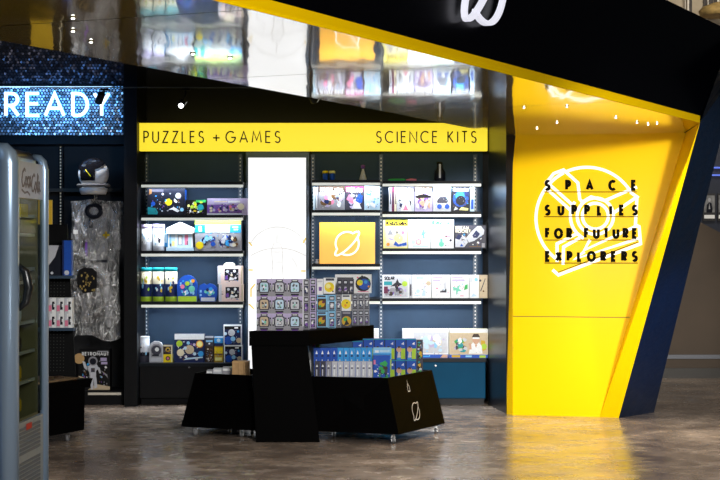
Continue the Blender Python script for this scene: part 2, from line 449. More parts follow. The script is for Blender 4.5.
# soffit facet panels separated by fine seams
fl = (A-Pn).normalized(); bl_ = (V0-VN).normalized()
def onF(Y): return Vector((bf(Y), Y, ZS))
def onB(Y): return V0 + dv*((V0.y-Y)/abs(dv.y))
cutsF = [YN, 6.72, 8.86, 11.2]; cutsB = [5.2, 7.36, 9.62, 12.05]
prev = (Pn, VN)
seg = []
for yf, yb in zip(cutsF[1:], cutsB[1:]):
    seg.append((prev[0], onF(yf), onB(yb), prev[1])); prev = (onF(yf), onB(yb))
last = [prev[0], A, WTR+Vector((0, .15, 0)), V0+Vector((-.03, .1, 0)), prev[1]]
for k, q in enumerate(seg):
    a, b_, c_, d_ = q; g = (b_-a).normalized()*.006
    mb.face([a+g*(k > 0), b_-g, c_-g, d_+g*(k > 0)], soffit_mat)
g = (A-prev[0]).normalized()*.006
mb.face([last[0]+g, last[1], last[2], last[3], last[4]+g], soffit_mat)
mb.build('soffit_panel', ptl)
MB().face([p+up*.004 for p in (Pn, A, WTR, V0, VN)], mat('seam_shadow_gap', (.02, .015, .003), .6)) if False else None
mb = MB(); mb.face([p+up*.012 for p in (Pn, A, WTR, V0, VN)], mat('soffit_backing', (.05, .035, .003), .6)); mb.build('soffit_backing', ptl)
mb = MB()
mb.face([WTR, WBR, A], yellow_matte); mb.face([WBR, Bq, A], yellow_matte); mb.build('reveal', ptl)
# yellow face wall, its folded left edge
nW = (WBR-WBL).cross(Vector((1.317, 14.73, ZS))-WBL).normalized()
if nW.y > 0: nW = -nW
WTL = raypl(513, 135, WBL, nW); WTL2 = WBL + (WTL-WBL)*((ZS)/(WTL.z))
mb = MB()
zc = 1.5-77*14.5/1700
def lerpz(a, b, z): return a + (b-a)*((z-a.z)/(b.z-a.z))
gz = .004
mb.face([WBL, WBR, lerpz(WBR, WTR, zc-gz), lerpz(WBL, WTL2, zc-gz)], yellow)
mb.face([lerpz(WBL, WTL2, zc+gz), lerpz(WBR, WTR, zc+gz), WTR, WTL2], yellow)
mb.face([WEL, WBL, WTL2, WET], yellow)
q = [p+Vector((0, .012, 0)) for p in (WBL, WBR, WTR, WTL2)]
mb.face(q, mat('seam_backing', (.25, .17, .002), .6))
mb.face([p+Vector((.02, .35, 0)) for p in (WBR, WBL, WTL2, WTR)], portal_black)
mb.build('face_panel', ptl)
# helmet line drawing and slogan on the face panel (placed on the panel's own plane)
def wallmap(px, py, t=0.0): return raypl(px, py, WBL, nW) + nW*t
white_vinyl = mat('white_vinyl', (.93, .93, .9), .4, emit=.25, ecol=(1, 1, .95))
black_vinyl = mat('black_vinyl', (.004, .003, .001), .6, spec=.03)
mb = MB()
def cr(pts): return [(535+x/3.843, 160+y/3.843) for x, y in pts]
W_ = 3.0
cxy = (200, 222)
strokes = [
  arc(200, 224, 196, 196, 158, -62, 40)[::1],
]
def ar(cx, cy, r, a0, a1, n=20): return [(cx+r*math.cos(math.radians(a0+(a1-a0)*i/n)), cy+r*math.sin(math.radians(a0+(a1-a0)*i/n))) for i in range(n+1)]
strokes = [
  ar(200, 224, 196, 128, 243, 30),                       # big outline, left side
  ar(200, 224, 196, 244, 330, 20)+[(392,142),(300,205)],  # dome to the right
  [(40,92),(72,52),(110,38),(165,88),(172,150),(182,162)],
  [(40,80),(150,178)], [(40,106),(140,196)],
  ar(232, 216, 50, 0, 360, 22), ar(232, 216, 70, 0, 360, 26),
  ar(232, 216, 96, 118, 215, 14),
  [(182,162),(215,142),(270,156),(330,130),(392,104)],
  [(392,142),(386,250),(400,256),(406,322),(90,442),(68,422)],
  [(390,254),(190,346),(212,306)],
  [(404,300),(155,380),(190,352)],
  [(85,392),(85,322),(160,284)], [(108,402),(110,334),(172,300)],
]
for s_ in strokes:
    for p in ribbon(cr(s_), W_): mb.slab([(x, -y) for x, y in p], lambda u, v, t=0.0: wallmap(u, -v, t), white_vinyl, .001, .006)
mb.build('helmet_drawing', ptl)
thin = ribbon(cr([(88,432),(395,316)]), .7)
rows = [('S P A C E', 189.5, 545, 636.5), ('SUPPLIES', 214.3, 545, 637.5), ('FOR FUTURE', 237.6, 545.5, 637.5), ('EXPLORERS', 260.6, 545.5, 637.5)]
for s_, yb, x0, x1 in rows:
    s2 = s_.replace(' ', '') if s_.startswith('S ') else s_
    wm = lambda u, v, t=0.0: wallmap(u, -v, t)
    nat = sum(G[c][0] for c in s2)*8.2*.78; sp = ((x1-x0-2)-nat)/(len(s2)-1); x = x0+1
    for c in s2:
        mb = MB()
        for st_ in G[c][1]:
            for p in ribbon([(x+a*8.2*.78, -yb+b*8.2) for a, b in st_], 3.0): mb.slab(p, wm, black_vinyl, .0066, .008)
        if c != ' ': mb.build('letter', ptl)
        x += G[c][0]*8.2*.78+sp
    mb = MB()
    for p in [rect(x0-1, -yb-2.9, x1+.5, -yb-2.1)]: mb.slab(p, lambda u, v, t=0.0: wallmap(u, -v, t), black_vinyl, .0066, .008)
    mb.build('underline', ptl)
mb = MB()
for p in thin: mb.slab([(x, -y) for x, y in p], lambda u, v, t=0.0: wallmap(u, -v, t), black_vinyl, .0066, .008)
mb.build('fine_line', ptl)
# lit ringed planet emblem on the beam
neon = mat('white_neon_face', (.3, .3, .34), .4, emit=.78, ecol=(.88, .88, 1), spec=.1)
O9 = Vector((bf(9.06), 9.06, 0)); dB = Vector((.4272, .904, 0)).normalized(); nB = Vector((.904, -.4272, 0)).normalized()
zc9 = ZP(-28, 9.06)
bmap = lambda u, v, t=0.0: O9 + dB*(u-.13) + up*(zc9+v) + nB*(.03+t)
mb = MB()
for p in planet(0, 0, .29, .024): mb.slab(p, bmap, neon, 0, .03)
tag(mb.build('planet_sign'), 'glowing white ringed planet emblem high on the black beam', 'sign')
# recessed spots in the soffit
DLAB = ['first above the left edge of the yellow wall', 'second along, near the beam seam', 'middle one above SPACE', 'just above the letter P of SPACE', 'first of the row of three at the corner', 'second of the row of three at the corner', 'third of the row, closest to the leg', 'lowest, above the left edge of the yellow wall', 'middle of the vertical trio at the left', 'lowest of the left group', 'left one above the lit track spotlight', 'right one nearest the white reflection', 'topmost at the left']
dl = mat('downlight_lens', (1, 1, 1), .3, emit=14, ecol=(1, .97, .85))
for i, (px, py) in enumerate([(524,107),(567,106),(616,117),(557,122),(637,122),(648,124),(657,123),(537,128),(73,30),(91,41),(193,53),(230,57),(73,17)]):
    Y = (ZS-EYE)*F/(240-py); c = Vector((XP(px, Y), Y, ZS-.012))
    mb = MB().lathe([(.012, .006), (.014, .008), (.014, .011)], c, chrome, 12)
    t = mb.build('downlight')
    tag(t, 'tiny bright downlight in the beam underside, '+DLAB[i], 'light', 'downlights in the glossy underside of the beam')
    m2 = MB().lathe([(.006, .004), (.007, .0055)], c, dl, 10); m2.build('lens', t)
    if i < 8: lamp('downlight_beam', 'SPOT', (c.x, c.y-.0, c.z-.03), (c.x, c.y-.25, 0), 34, (1, .94, .84), spot=110, blend=.9, radius=.03)

# ---- hall beyond the portal (right)
brown_wall = mat('hall_brown_wall', (.075, .052, .034), .7, var=.12, scale=2)
YR = GY(378)
mb = MB(); x0, x1 = XP(600, YR), XP(900, YR)
zl = lambda px: ZP(222+(px-700)*.52, YR)
mb.hexa([(x0,YR,0),(x1,YR,0),(x1,YR+.3,0),(x0,YR+.3,0)], [(x0,YR,zl(600)),(x1,YR,zl(900)),(x1,YR+.3,zl(900)),(x0,YR+.3,zl(600))], brown_wall)
struct(mb, 'wall_right')
mb = MB(); mb.box(x0, x1, YR-.02, YR, ZP(378, YR), ZP(368, YR), mat('hall_plinth', (.02, .016, .012), .5)); struct(mb, 'baseboard_right')
mb = MB(); mb.box(x0, x1, YR-.05, YR, ZP(358.5, YR), ZP(354.5, YR), mat('hall_rail', (.12, .13, .16), .4)); struct(mb, 'trim_1')
Y2 = 22.0; x0, x1 = XP(560, Y2), XP(860, Y2)
hall_blue = mat('hall_upper_paint', (.02, .028, .055), .4, var=.2, scale=2)
struct(MB().box(x0, x1, Y2, Y2+.2, 0, 3.4, hall_blue), 'wall_far')
blue_led = mat('blue_led', (.1, .2, 1), .4, emit=.5, ecol=(.16, .25, .95))
for yy in (167.0, 174.5):
    mb = MB().box(x0+.1, x1-.1, Y2-.05, Y2-.002, ZP(yy+1.5, Y2), ZP(yy, Y2), blue_led)
    tag(mb.build('light_strip'), ('upper' if yy < 170 else 'lower')+' thin blue light strip on the far wall right of the portal', 'light strip', 'blue strips on the far wall')
photo_grey = mat('photo_grey', (.25, .26, .28), .5, var=.7, scale=9)
frame_dark = mat('frame_dark', (.03, .03, .035), .4)
for i, xx in enumerate((702.5, 717.0)):
    t = thing('framed_photograph', P(xx+6, 221, Y2-.03), ['grey portrait photograph in a dark frame at the far wall, nearer the portal leg', 'grey photograph at the far wall, cut by the right edge of the picture'][i], 'picture', 'photographs on the far wall')
    mb = MB(); xa, xb = XP(xx, Y2), XP(xx+12.5, Y2); mb.box(xa, xb, Y2-.04, Y2-.002, ZP(221, Y2), ZP(193.5, Y2), frame_dark); mb.build('frame', t)
    mb = MB(); xa, xb = XP(xx+1, Y2), XP(xx+11.5, Y2); mb.box(xa, xb, Y2-.045, Y2-.041, ZP(212.5, Y2), ZP(195.5, Y2), photo_grey)
    fmp = front_map(xa, ZP(212.5, Y2), xb-xa, ZP(195.5, Y2)-ZP(212.5, Y2), Y2-.045)
    paint(mb, fmp, [('ink', [(.2,0),(.25,.45),(.45,.6),(.7,.55),(.8,.2),(.75,0)]), ('lgrey', disc(.5,.74,.14,.12)), ('lgrey', [(.42,.2),(.5,.55),(.58,.2)])], 1, 1)
    mb.build('print', t)
    mb = MB(); mb.box(xa, xb, Y2-.045, Y2-.041, ZP(218.5, Y2), ZP(215, Y2), mat('caption_plate', (.8, .8, .78), .4, emit=.25)); mb.build('caption_plate', t)
# upper gallery seen over the beam's end
Y3 = 22.0
gal = mat('gallery_wall', (.45, .38, .28), .7, var=.15, scale=5)
struct(MB().box(XP(560, Y3), XP(860, Y3), Y3, Y3+.3, 3.4, 6.0, gal), 'wall_gallery')
galdark = mat('gallery_opening', (.03, .022, .02), .6, var=.4, scale=20)
galwhite = mat('gallery_post', (.75, .7, .62), .5, var=.1)
for i, (xa, xb, lab) in enumerate(((684,686.5,''),(688.5,691.5,'d'),(708,712,'d'),(713,718,'d'),(703,706.5,'d'),(716,722,''))):
    pass
g1 = thing('gallery_window', P(700, 12, Y3-.02), 'dark gallery windows between pale posts above the beam end', 'window')
mb = MB()
for xa, xb in ((688.8, 691.6), (703.2, 706.2), (707.8, 712.6), (713.5, 717.2)): mb.box(XP(xa, Y3), XP(xb, Y3), Y3-.03, Y3-.002, ZP(18, Y3), ZP(-20, Y3), galdark)
mb.build('opening', g1)
mb = MB()
for xa, xb in ((686.5, 688.2), (706.6, 707.6), (716.4, 718.4), (684, 684.8)): mb.box(XP(xa, Y3), XP(xb, Y3), Y3-.06, Y3-.031, ZP(15, Y3), ZP(-20, Y3), galwhite)
mb.build('post', g1)
mb = MB(); mb.lathe([(.28, 0), (.3, .06), (.24, .12), (.1, .17)], P(722, 16, Y3-.45), mat('gallery_mound', (.5, .34, .12), .7, var=.3, scale=14), 14)
tag(mb.build('planter_mound'), 'rounded ochre mound on the gallery ledge at the top right corner', 'planter')

# ------------------------------------------------------------------ shelving
YF = 15.45; YBK = 15.93
def zs(py): return ZP(py, YF)
def shelving(label, px0, px1, shelf_rows, deck, uprights, cab_mat, knob=None):
    x0, x1 = XP(px0, YF), XP(px1, YF)
    t = thing('shelving_bay', ((x0+x1)/2, YF+.2, 0), label, 'shelving', 'shelving bays along the back wall')
    mb = MB(); mb.box(x0, x1, YBK, YBK+.02, 0, ZP(150, YF)+.02, shelf_back); mb.build('back_panel', t)
    for ux in uprights:
        xu = XP(ux, YBK)
        mb = MB(); mb.box(xu-.018, xu+.018, YBK-.03, YBK-.001, .05, ZP(152, YF), blue_steel)
        z = .42
        while z < ZP(154, YF):
            mb.box(xu-.005, xu+.005, YBK-.0325, YBK-.031, z, z+.014, slot_light); z += .034
        mb.build('upright', t)
    for k, (ry, a, b) in enumerate(shelf_rows):
        xa, xb = XP(a, YF), XP(b, YF); z = zs(ry-2.6)
        mb = MB(); mb.box(xa, xb, YF, YBK-.034, z-.025, z, shelf_top); mb.box(xa, xb, YF-.010, YF-.0005, z-.025, z, shelf_top)
        sh = mb.build('shelf', t)
        mb = MB(); mb.box(xa, xb, YF-.012, YF-.001, z-.050, z-.026, lip_white); mb.build('price_strip', sh)
        for xx in (xa+.004, xb-.007): mb = MB(); mb.box(xx, xx+.003, YF+.02, YBK-.034, z-.045, z-.026, shelf_top); mb.build('bracket', sh)
        lamp('shelf_led', 'AREA', ((xa+xb)/2, YF+.036, z-.03), ((xa+xb)/2, YF+.11, z-.30), 7.5*(xb-xa)/.9, (.82, .91, 1), (xb-xa-.06, .05))
    zd = zs(deck)
    mb = MB(); mb.box(x0+.005, x1-.005, YF-.03, YBK-.034, zd-.03, zd, shelf_top); mb.build('deck', t)
    mb = MB(); mb.box(x0+.01, x1-.01, YF, YBK-.034, .06, zd-.031, cab_mat)
    cb = mb.build('base_cabinet', t, bevel=.004)
    if knob:
        mb = MB(); c = P(knob[0], knob[1], YF-.001); mb.tube([c, c+Vector((0,-.02,0))], [.006, .009], chrome, 10); mb.build('knob', cb)
    mb = MB(); mb.box(x0+.02, x1-.02, YF+.04, YBK-.05, 0, .059, black_metal); mb.build('plinth', t)
    return t
shelving('left shelving bay under the puzzles and games sign, filled with puzzle boxes', 138.5, 244, [(184.5,141.5,243),(217.5,141.5,243),(253.5,141.5,243),(304.5,141.5,243)], 363, (147, 240.5), black_metal, (189.5, 367))
shelving('narrow middle shelving bay with the orange planet board on its third shelf', 310.5, 380.5, [(182.5,312,380),(212.5,312,380),(266.5,312,380),(301,312,380)], 362, (313,), teal_panel)
shelving('right shelving bay under the science kits sign, beside the dark side panel', 381.5, 486.5, [(183.5,382.5,481),(214,382.5,481),(251,382.5,481),(301,382.5,481)], 358.5, (381, 475), teal_panel, (435.5, 365.5))

# light box with faint printed rocket between the bays
t = thing('light_box', P(277, 372, YF+.3), 'tall glowing white light box with faint rocket drawing between the shelves', 'light box')
YLB = YF+.22
X0, X1 = XP(245.4, YLB)+.004, XP(309.0, YLB)
mb = MB(); xa, xb = XP(248, YLB), XP(306, YLB); za, zb = ZP(372, YLB), ZP(157.5, YLB)
mb.box(X0, xa, YLB, YBK, 0, ZP(151, YLB), blue_steel); mb.box(xb, X1, YLB, YBK, 0, ZP(151, YLB), blue_steel)
mb.box(xa, xb, YLB, YBK, zb, ZP(151, YLB), blue_steel); mb.box(xa, xb, YLB, YBK, 0, za, blue_steel); mb.build('frame', t)
lbm = mat('lightbox_face', (.3, .3, .3), .4, emit=.98, ecol=(.98, .99, 1), spec=.1)
mb = MB(); mb.box(xa+.001, xb-.001, YLB+.02, YLB+.04, za+.001, zb-.001, lbm); fc = mb.build('lit_face', t)
greyp = mat('lightbox_print_grey', (.2, .2, .2), .5, emit=.70, ecol=(.95, .93, .9), spec=.1); yelp = mat('lightbox_print_yellow', (.2, .15, .03), .5, emit=.78, ecol=(1, .74, .2), spec=.1)
lm = lambda u, v, t=0.0: P(u, -v, YLB+.0195) + Vector((0, -t, 0))
def lp(pts, w, m_, z=.0004):
    mb = MB()
    for p in ribbon([(x, -y) for x, y in pts], w*1.25): mb.slab(p, lm, m_, z)
    mb.build('printed_line', fc)
lp(ar(278, 258, 31, 205, 335, 24), .9, greyp); lp(ar(277.5, 272, 20, 180, 230), .7, greyp); lp(ar(277.5, 272, 20, 310, 360), .7, greyp)
lp(ar(278, 300, 52, 238, 302, 16), .9, greyp)
for seg_ in ([(277,232),(277,242)],[(274,243),(280,243)],[(274,243),(271.5,250),(272.5,262),(272,276),(269,290)],[(280,243),(283,250),(282,262),(283,276),(286,290)],[(272,252),(283,252)],[(272.5,262),(282.5,262)],[(272,268),(283,268)]): lp(seg_, .8, greyp)
for seg_ in ([(249,242),(252,246)],[(303,243),(306,238)],[(249,270),(253,270)],[(301,271),(305.5,271)],[(255,284),(251,289),(251,297)],[(249,304),(254,309)]): lp(seg_, 1.2, yelp, .0006)

# header sign
t = thing('header_sign', P(312, 151, YF-.02), 'long glowing yellow header board reading PUZZLES + GAMES and SCIENCE KITS', 'sign')
sy = mat('header_yellow', (.7, .5, .01), .4, emit=.92, ecol=(1, .79, .04), spec=.2)
Yh = YF-.06
mb = MB(); mb.box(XP(139.3, Yh), XP(487.5, Yh), Yh, YF+.04, ZP(150.8, Yh), ZP(123, Yh), sy); mb.build('face', t)
mb = MB(); mb.box(XP(136.4, Yh), XP(138.2, Yh), Yh-.01, YF+.04, ZP(150.8, Yh), ZP(122.6, Yh), sy); mb.build('end_cap', t)
ink = mat('sign_ink', (.03, .025, .0), .5)
hm = lambda u, v, t=0.0: P(u, -v, Yh) + Vector((0, -t, 0))
def letters(parent, s_, x0, x1, y, h, w, gx, mapf, m_, t0, t1):
    nat = sum(G[c][0] for c in s_)*h*gx; sp = ((x1-x0)-nat)/max(len(s_)-1, 1); x = x0
    for c in s_:
        mb = MB()
        for st_ in G[c][1]:
            for p in ribbon([(x+a*h*gx, y+b*h) for a, b in st_], w): mb.slab(p, mapf, m_, t0, t1)
        if c != ' ': mb.build('letter' if c != '+' else 'plus_sign', parent)
        x += G[c][0]*h*gx+sp
for w_, xa_, xb_, g_ in (('PUZZLES', 144, 203.5, .8), ('+', 213, 220, 1), ('GAMES', 226, 280, .86), ('SCIENCE', 376.5, 437, .82), ('KITS', 448, 476, .8)):
    letters(t, w_, xa_, xb_, -142.5, 11, 1.35, g_, hm, ink, .0006, .004)

# ------------------------------------------------------------------ goods on the shelves
rng = random.Random(7)
YI = YF+.08
def zsh(r): return zs(r-2.6 if r < 310 else r)+.0006
PUZ = 'puzzles and games in the left bay'; KIT = 'science kits in the right bays'
# left bay, second row
def a_solar(a):
    return [C_('yellow', .56, .48, .13, a), C_('grey', .82, .72, .11, a), ('white', [(.55,.2),(.7,.3),(.86,.16),(.8,.1),(.66,.2)]), R_('dim', .1, .86, .42, .96),
            ('teal', [(.0,.02),(.0,.3),(.2,.26),(.27,.1),(.25,.02)]), C_('blue', .14, .42, .08, a), ('white', [(.72,.62),(.8,.5),(.77,.45),(.7,.52)]), C_('lgrey', .4, .78, .04, a), C_('sky', .92, .2, .07, a),
            ('brown', [(.02,.75),(.1,.8),(.1,.96),(.04,.96)]), C_('grey', .6, .8, .03, a), C_('lgrey', .38, .15, .03, a)]
carton('puzzle_box', 'large black puzzle box with a yellow sun and planets on it', 'box', 148, 185, 188.3, YI, zsh(217.5), .2, 'ink', a_solar, PUZ, side=[R_('blue', .05, .05, .95, .95)])
carton('puzzle_box', 'small green, yellow and black box beside the solar system puzzle', 'box', 185.4, 206.5, 200, YI, zsh(217.5), .15, 'black',
       lambda a: [R_('green', .5, .84, 1, 1)] + blobs(rng, 16, ['yellow','lime','lemon','green','white'], asp=a, s0=.08, s1=.16) + [C_('teal', .72, .5, .22, a), R_('black', 0, 0, 1, .1)], PUZ)
carton('game_box', 'long lilac game box jutting past the shelf end beside the light box', 'box', 207, 247.5, 198.3, YI-.03, zsh(217.5), .12, 'lilac',
       lambda a: [R_('purple', 0, .12, .86, .62)] + blobs(rng, 26, ['white','lilac','cream','mustard','pink','navy'], .02, .1, .84, .62, .05, .1, a) + [R_('cream', .18, .76, .5, .84), R_('white', .52, .74, .82, .86), C_('cream', .84, .5, .2, a), R_('lgrey', 0, 0, .86, .1)], PUZ)
# third row
def tub(x0, x1, yt, row, label, lid_m, bands, lid_h=.035, name='tub', cat='tub', group=PUZ, Y=None):
    Y = Y or YI; r = (XP(x1, Y)-XP(x0, Y))/2-.001; c = Vector(((XP(x0, Y)+XP(x1, Y))/2, Y+r, zsh(row))); H = ZP(yt, Y)-c.z
    t = thing(name, c, label, cat, group)
    pr = [(r*.96, 0), (r, .004)]; ms = [bands[0][1]]; z = .004
    for h, mm in bands:
        z2 = h*(H-lid_h); pr.append((r, z2)); ms.append(mm)
    mb = MB(); mb.lathe(pr, c, bands[0][1], 20, mats=ms); mb.build('body', t)
    mb = MB(); mb.lathe([(r*1.03, 0), (r*1.04, lid_h*.8), (r*.97, lid_h)], c+up*(H-lid_h), lid_m, 20); mb.build('lid', t)
    mb = MB(); r2 = random.Random(int(x0*7)); cm = lambda u, v, t_=0.0: c + Vector((math.sin((u-.5)*2.2)*(r+.0006+t_), -math.cos((u-.5)*2.2)*(r+.0006+t_), v*(H-lid_h)))
    for k, (mm, pl) in enumerate(blobs(r2, 9, ['ink','lgrey','sky','white','dim'] if lid_m != PAL['teal'] else ['navy','lime','white','mustard','sky'], .1, .2, .9, .9, .05, .12)): mb.slab(pl, cm, mm, .0003*k+.0003)
    mb.build('label', t)
    return t
tub(140, 151.5, 224.5, 253.5, 'leftmost white craft tub with lilac lid beside the black partition', PAL['lilac'], [(.4, 'lgrey'), (1, 'white')])
tub(152, 164, 224, 253.5, 'white craft tub with lilac lid nearer the white house box', PAL['lilac'], [(.2, 'lgrey'), (1, 'white')])
carton('small_box', 'small blue bottle-shaped pack squeezed beside the white house box', 'box', 162.5, 168, 231, YI+.1, zsh(253.5), .05, 'azure', lambda a: [R_('navy', 0, 0, 1, .2), R_('pale', .2, .4, .8, .9)], PUZ)
Y = YI; Xa, Xb = XP(166, Y), XP(194, Y); z0 = zsh(253.5); H = ZP(222, Y)-z0; W = Xb-Xa
mb = MB(); f = front_map(Xa, z0, W, H, Y+.02)
mb.slab([(.06,0),(.94,0),(.94,.62),(.06,.62)], f, 'white', -.1, 0)
mb.slab([(0,.6),(1,.6),(1,.78),(.5,1),(0,.78)], f, 'white', -.1, .018)
mb.slab([(0,0),(1,0),(1,.12),(0,.12)], f, 'pale', -.1, .012)
paint(mb, f, [R_('pale', .1, .14, .9, .58), R_('grey', .42, .2, .58, .54), R_('white', .45, .22, .55, .5), R_('pink', .66, .2, .78, .56), R_('lemon', .2, .16, .3, .34), R_('sky', .12, .2, .18, .56), R_('dim', .14, .15, .18, .25), R_('dim', .74, .2, .77, .34), R_('white', .32, .14, .38, .58)], W, H)
tag(mb.build('house_shaped_kit'), 'white craft kit shaped like a gabled house on the third shelf', 'kit', PUZ)
carton('space_game_box', 'large blue and grey box reading SPACE with a lime top band', 'box', 195, 241, 220.5, YI, zsh(253.5), .12, 'grey',
       lambda a: [R_('lime', 0, .86, 1, 1), R_('teal', 0, .6, .22, .86), R_('azure', .76, .6, 1, .86), R_('lgrey', .22, .6, .76, .86), T_('white', 'SPACE', .28, .7, .66, .14, .055, a), C_('white', .11, .77, .05, a), R_('white', .08, .64, .15, .74), R_('white', .82, .76, .94, .8), R_('white', .84, .68, .94, .72)] +
       blobs(rng, 26, ['navy','blue','azure','sky','lgrey','navy'], .08, .08, .95, .56, .06, .12, a) + blobs(rng, 7, ['cream','white','brown','cocoa'], .72, .08, .97, .5, .05, .09, a) + [C_('yellow', .1, .18, .13, a)], PUZ)
# fourth row
for i, (a_, b_) in enumerate(((139.5, 151.2), (151.8, 163.6), (164.4, 176.8))):
    tub(a_, b_, 267.5, 304.5, ['cream and navy craft tub with teal lid beside the black partition', 'cream and navy craft tub with teal lid in the middle of three', 'widest craft tub with teal lid, next to the blue dome box'][i], PAL['teal'], [(.16, 'lime'), (.58, 'navy'), (1, 'cream')])
Y = YI; Xa, Xb = XP(176.8, Y), XP(197.5, Y); z0 = zsh(304.5); H = ZP(275, Y)-z0; W = Xb-Xa
mb = MB(); f = front_map(Xa, z0, W, H, Y+.01); asp = W/H
dome = [(.04,0),(.96,0),(1,.45)] + [(.5+.5*math.cos(math.radians(a)), .5+.5*math.sin(math.radians(a))) for a in range(10, 171, 16)] + [(0,.45)]
mb.slab(dome, f, 'blue', -.08, 0)
paint(mb, f, [R_('lime', .05, .0, .95, .2)] + blobs(rng, 22, ['sky','azure','pale','teal','white','purple'], .1, .2, .9, .86, .05, .11, asp) + [C_('lime', .5, .68, .09, asp), C_('pink', .27, .56, .08, asp), C_('mint', .72, .48, .12, asp), C_('orange', .78, .78, .07, asp)], W, H)
tag(mb.build('dome_puzzle_box'), 'domed blue puzzle box with coloured dots and lime base', 'box', PUZ)
Xa, Xb = XP(197.8, Y), XP(217, Y); H = ZP(283.5, Y)-z0; W = Xb-Xa; asp = W/H; f = front_map(Xa, z0, W, H, Y+.01)
mb = MB(); mb.slab([(.15,0),(.9,0),(1,.35),(.98,.75),(.8,.95),(.6,1),(.45,.92),(.3,1),(.08,.9),(0,.5)], f, 'blue', -.08, 0)
paint(mb, f, [R_('lgrey', .16, .02, .88, .22)] + [R_('sky', .1, .5, .2, .64), R_('sky', .1, .3, .2, .42)] + blobs(rng, 14, ['lgrey','white','pale','azure','navy','mint'], .25, .25, .92, .92, .08, .15, asp), W, H)
tag(mb.build('figure_pack'), 'squat blue pack with pale figures between dome box and pink boxes', 'box', PUZ)
winart = lambda a: [R_('ink', .28, .2, .84, .84)] + [C_('lgrey', .4, .7, .08, a), C_('white', .68, .72, .08, a), C_('white', .72, .34, .07, a), C_('cream', .56, .5, .07, a), ('white', [(.45,.22),(.62,.22),(.7,.3),(.5,.4)]), ('purple', [(.3,.25),(.42,.25),(.4,.5),(.3,.45)]), C_('grey', .8, .55, .05, a), R_('lgrey', .0, .02, .12, .98), R_('sand', .94, .02, 1, .98)]
pinkm = mat('print_blush', (.74, .58, .54), .4, var=.05)
z0 = zsh(304.5)
b1 = carton('window_box', 'blush box with black picture window, lower of the stack of two', 'box', 218.7, 243, 284.2, YI, z0, .12, pinkm, winart, PUZ)
Z2 = ZP(284.2, YI)+.0006
b2 = carton('window_box', 'blush box with black picture window, upper of the stack of two', 'box', 217.6, 242.5, 266, YI, Z2, .12, pinkm, winart, PUZ)
mb = MB(); mb.lathe([(.05, 0), (.055, .012), (.035, .03)], P(229.5, 266, YI+.06)+up*.0006, 'cream', 14); tag(mb.build('foam_cap'), 'small cream rounded cap on top of the upper blush box', 'lid')
# base row
z0 = zsh(363)
tub(137.5, 149, 336.5, 363, 'white paper tube at the left end of the bottom deck', PAL['white'], [(.25, 'dim'), (.4, 'ink'), (1, 'lgrey')], .01, name='tube', cat='tube')
Y = YI-.01; Xa, Xb = XP(149.5, Y), XP(163, Y); H = ZP(341.5, Y)-z0; W = Xb-Xa; asp = W/H; f = front_map(Xa, z0, W, H, Y)
mb = MB(); mb.slab([(0,0),(1,0),(1,.7),(.85,.92),(.6,1),(.3,1),(.1,.92),(0,.8)], f, 'lgrey', -.08, 0)
paint(mb, f, [('grey', [(.08,.02),(.92,.02),(.92,.7),(.7,.88),(.3,.88),(.08,.7)]), C_('dim', .5, .58, .24, asp), C_('white', .55, .62, .1, asp), R_('lgrey', .1, .04, .9, .24), R_('ink', .2, .3, .7, .38)], W, H)
tag(mb.build('grey_capsule_kit'), 'pale grey rounded kit between the white tube and yellow box', 'kit', PUZ)
zz = carton('card_game', 'yellow card game box under the black one on bottom deck', 'box', 161.5+1.7, 172.5, 354.3, YI-.01, z0, .07, 'yellow', lambda a: [C_('ink', .5, .5, .28, a), C_('pink', .5, .5, .16, a), R_('lemon', .85, 0, 1, 1)], PUZ)
carton('card_game', 'black and gold card game box on top of the yellow one', 'box', 163.2, 172.5, 345, YI-.01, ZP(354.3, YI-.01)+.0006, .07, 'cocoa', lambda a: [C_('mustard', .5, .5, .26, a), C_('black', .5, .5, .12, a), R_('cream', .85, 0, 1, 1), R_('cream', 0, .85, 1, 1)], PUZ)
carton('planets_box', 'big blue box covered in round planets under a white band', 'box', 174.5, 204.5, 333.8, YI-.01, z0, .1, 'navy',
       lambda a: [R_('white', 0, .8, 1, 1), C_('lime', .16, .66, .11, a), C_('cream', .2, .34, .13, a), C_('sand', .5, .45, .16, a), C_('orange', .84, .64, .13, a), C_('lemon', .84, .64, .1, a), C_('sky', .46, .68, .06, a), C_('azure', .88, .3, .1, a), C_('pale', .36, .5, .06, a), C_('lilac', .66, .62, .05, a), C_('pale', .67, .3, .06, a), C_('white', .38, .2, .05, a), ('pale', [(.3,.08),(.95,.16),(.95,.2),(.4,.16)]), C_('lgrey', .74, .12, .05, a)], PUZ)
carton('mini_kit', 'small dark mini kit box under the grey one', 'box', 205, 213.6, 346, YI, z0, .08, 'cocoa', lambda a: blobs(rng, 14, ['grey','brown','lgrey','cream','dim'], asp=a, s0=.08, s1=.14), PUZ)
carton('mini_kit', 'small grey-blue mini kit box on the dark mini kit', 'box', 205, 213.6, 336.3, YI, ZP(346, YI)+.0006, .08, 'dim', lambda a: [R_('sky', .1, .4, .9, .6), R_('lgrey', 0, .84, 1, 1), C_('white', .5, .24, .1, a)], PUZ)
carton('mini_kit', 'small yellow mini kit box beside the planet boxes', 'box', 214.2, 223, 346, YI, z0, .08, 'mustard', lambda a: [R_('yellow', .04, .55, .96, .9), R_('brown', 0, .46, 1, .52), R_('lemon', .1, .1, .9, .3), R_('brown', 0, .96, 1, 1)], PUZ)
carton('mini_kit', 'small sky blue mini kit box on the yellow mini kit', 'box', 214.2, 223, 336.6, YI, ZP(346, YI)+.0006, .08, 'azure', lambda a: [R_('navy', 0, 0, 1, .3), C_('pale', .5, .6, .2, a), R_('white', 0, .86, 1, 1)], PUZ)
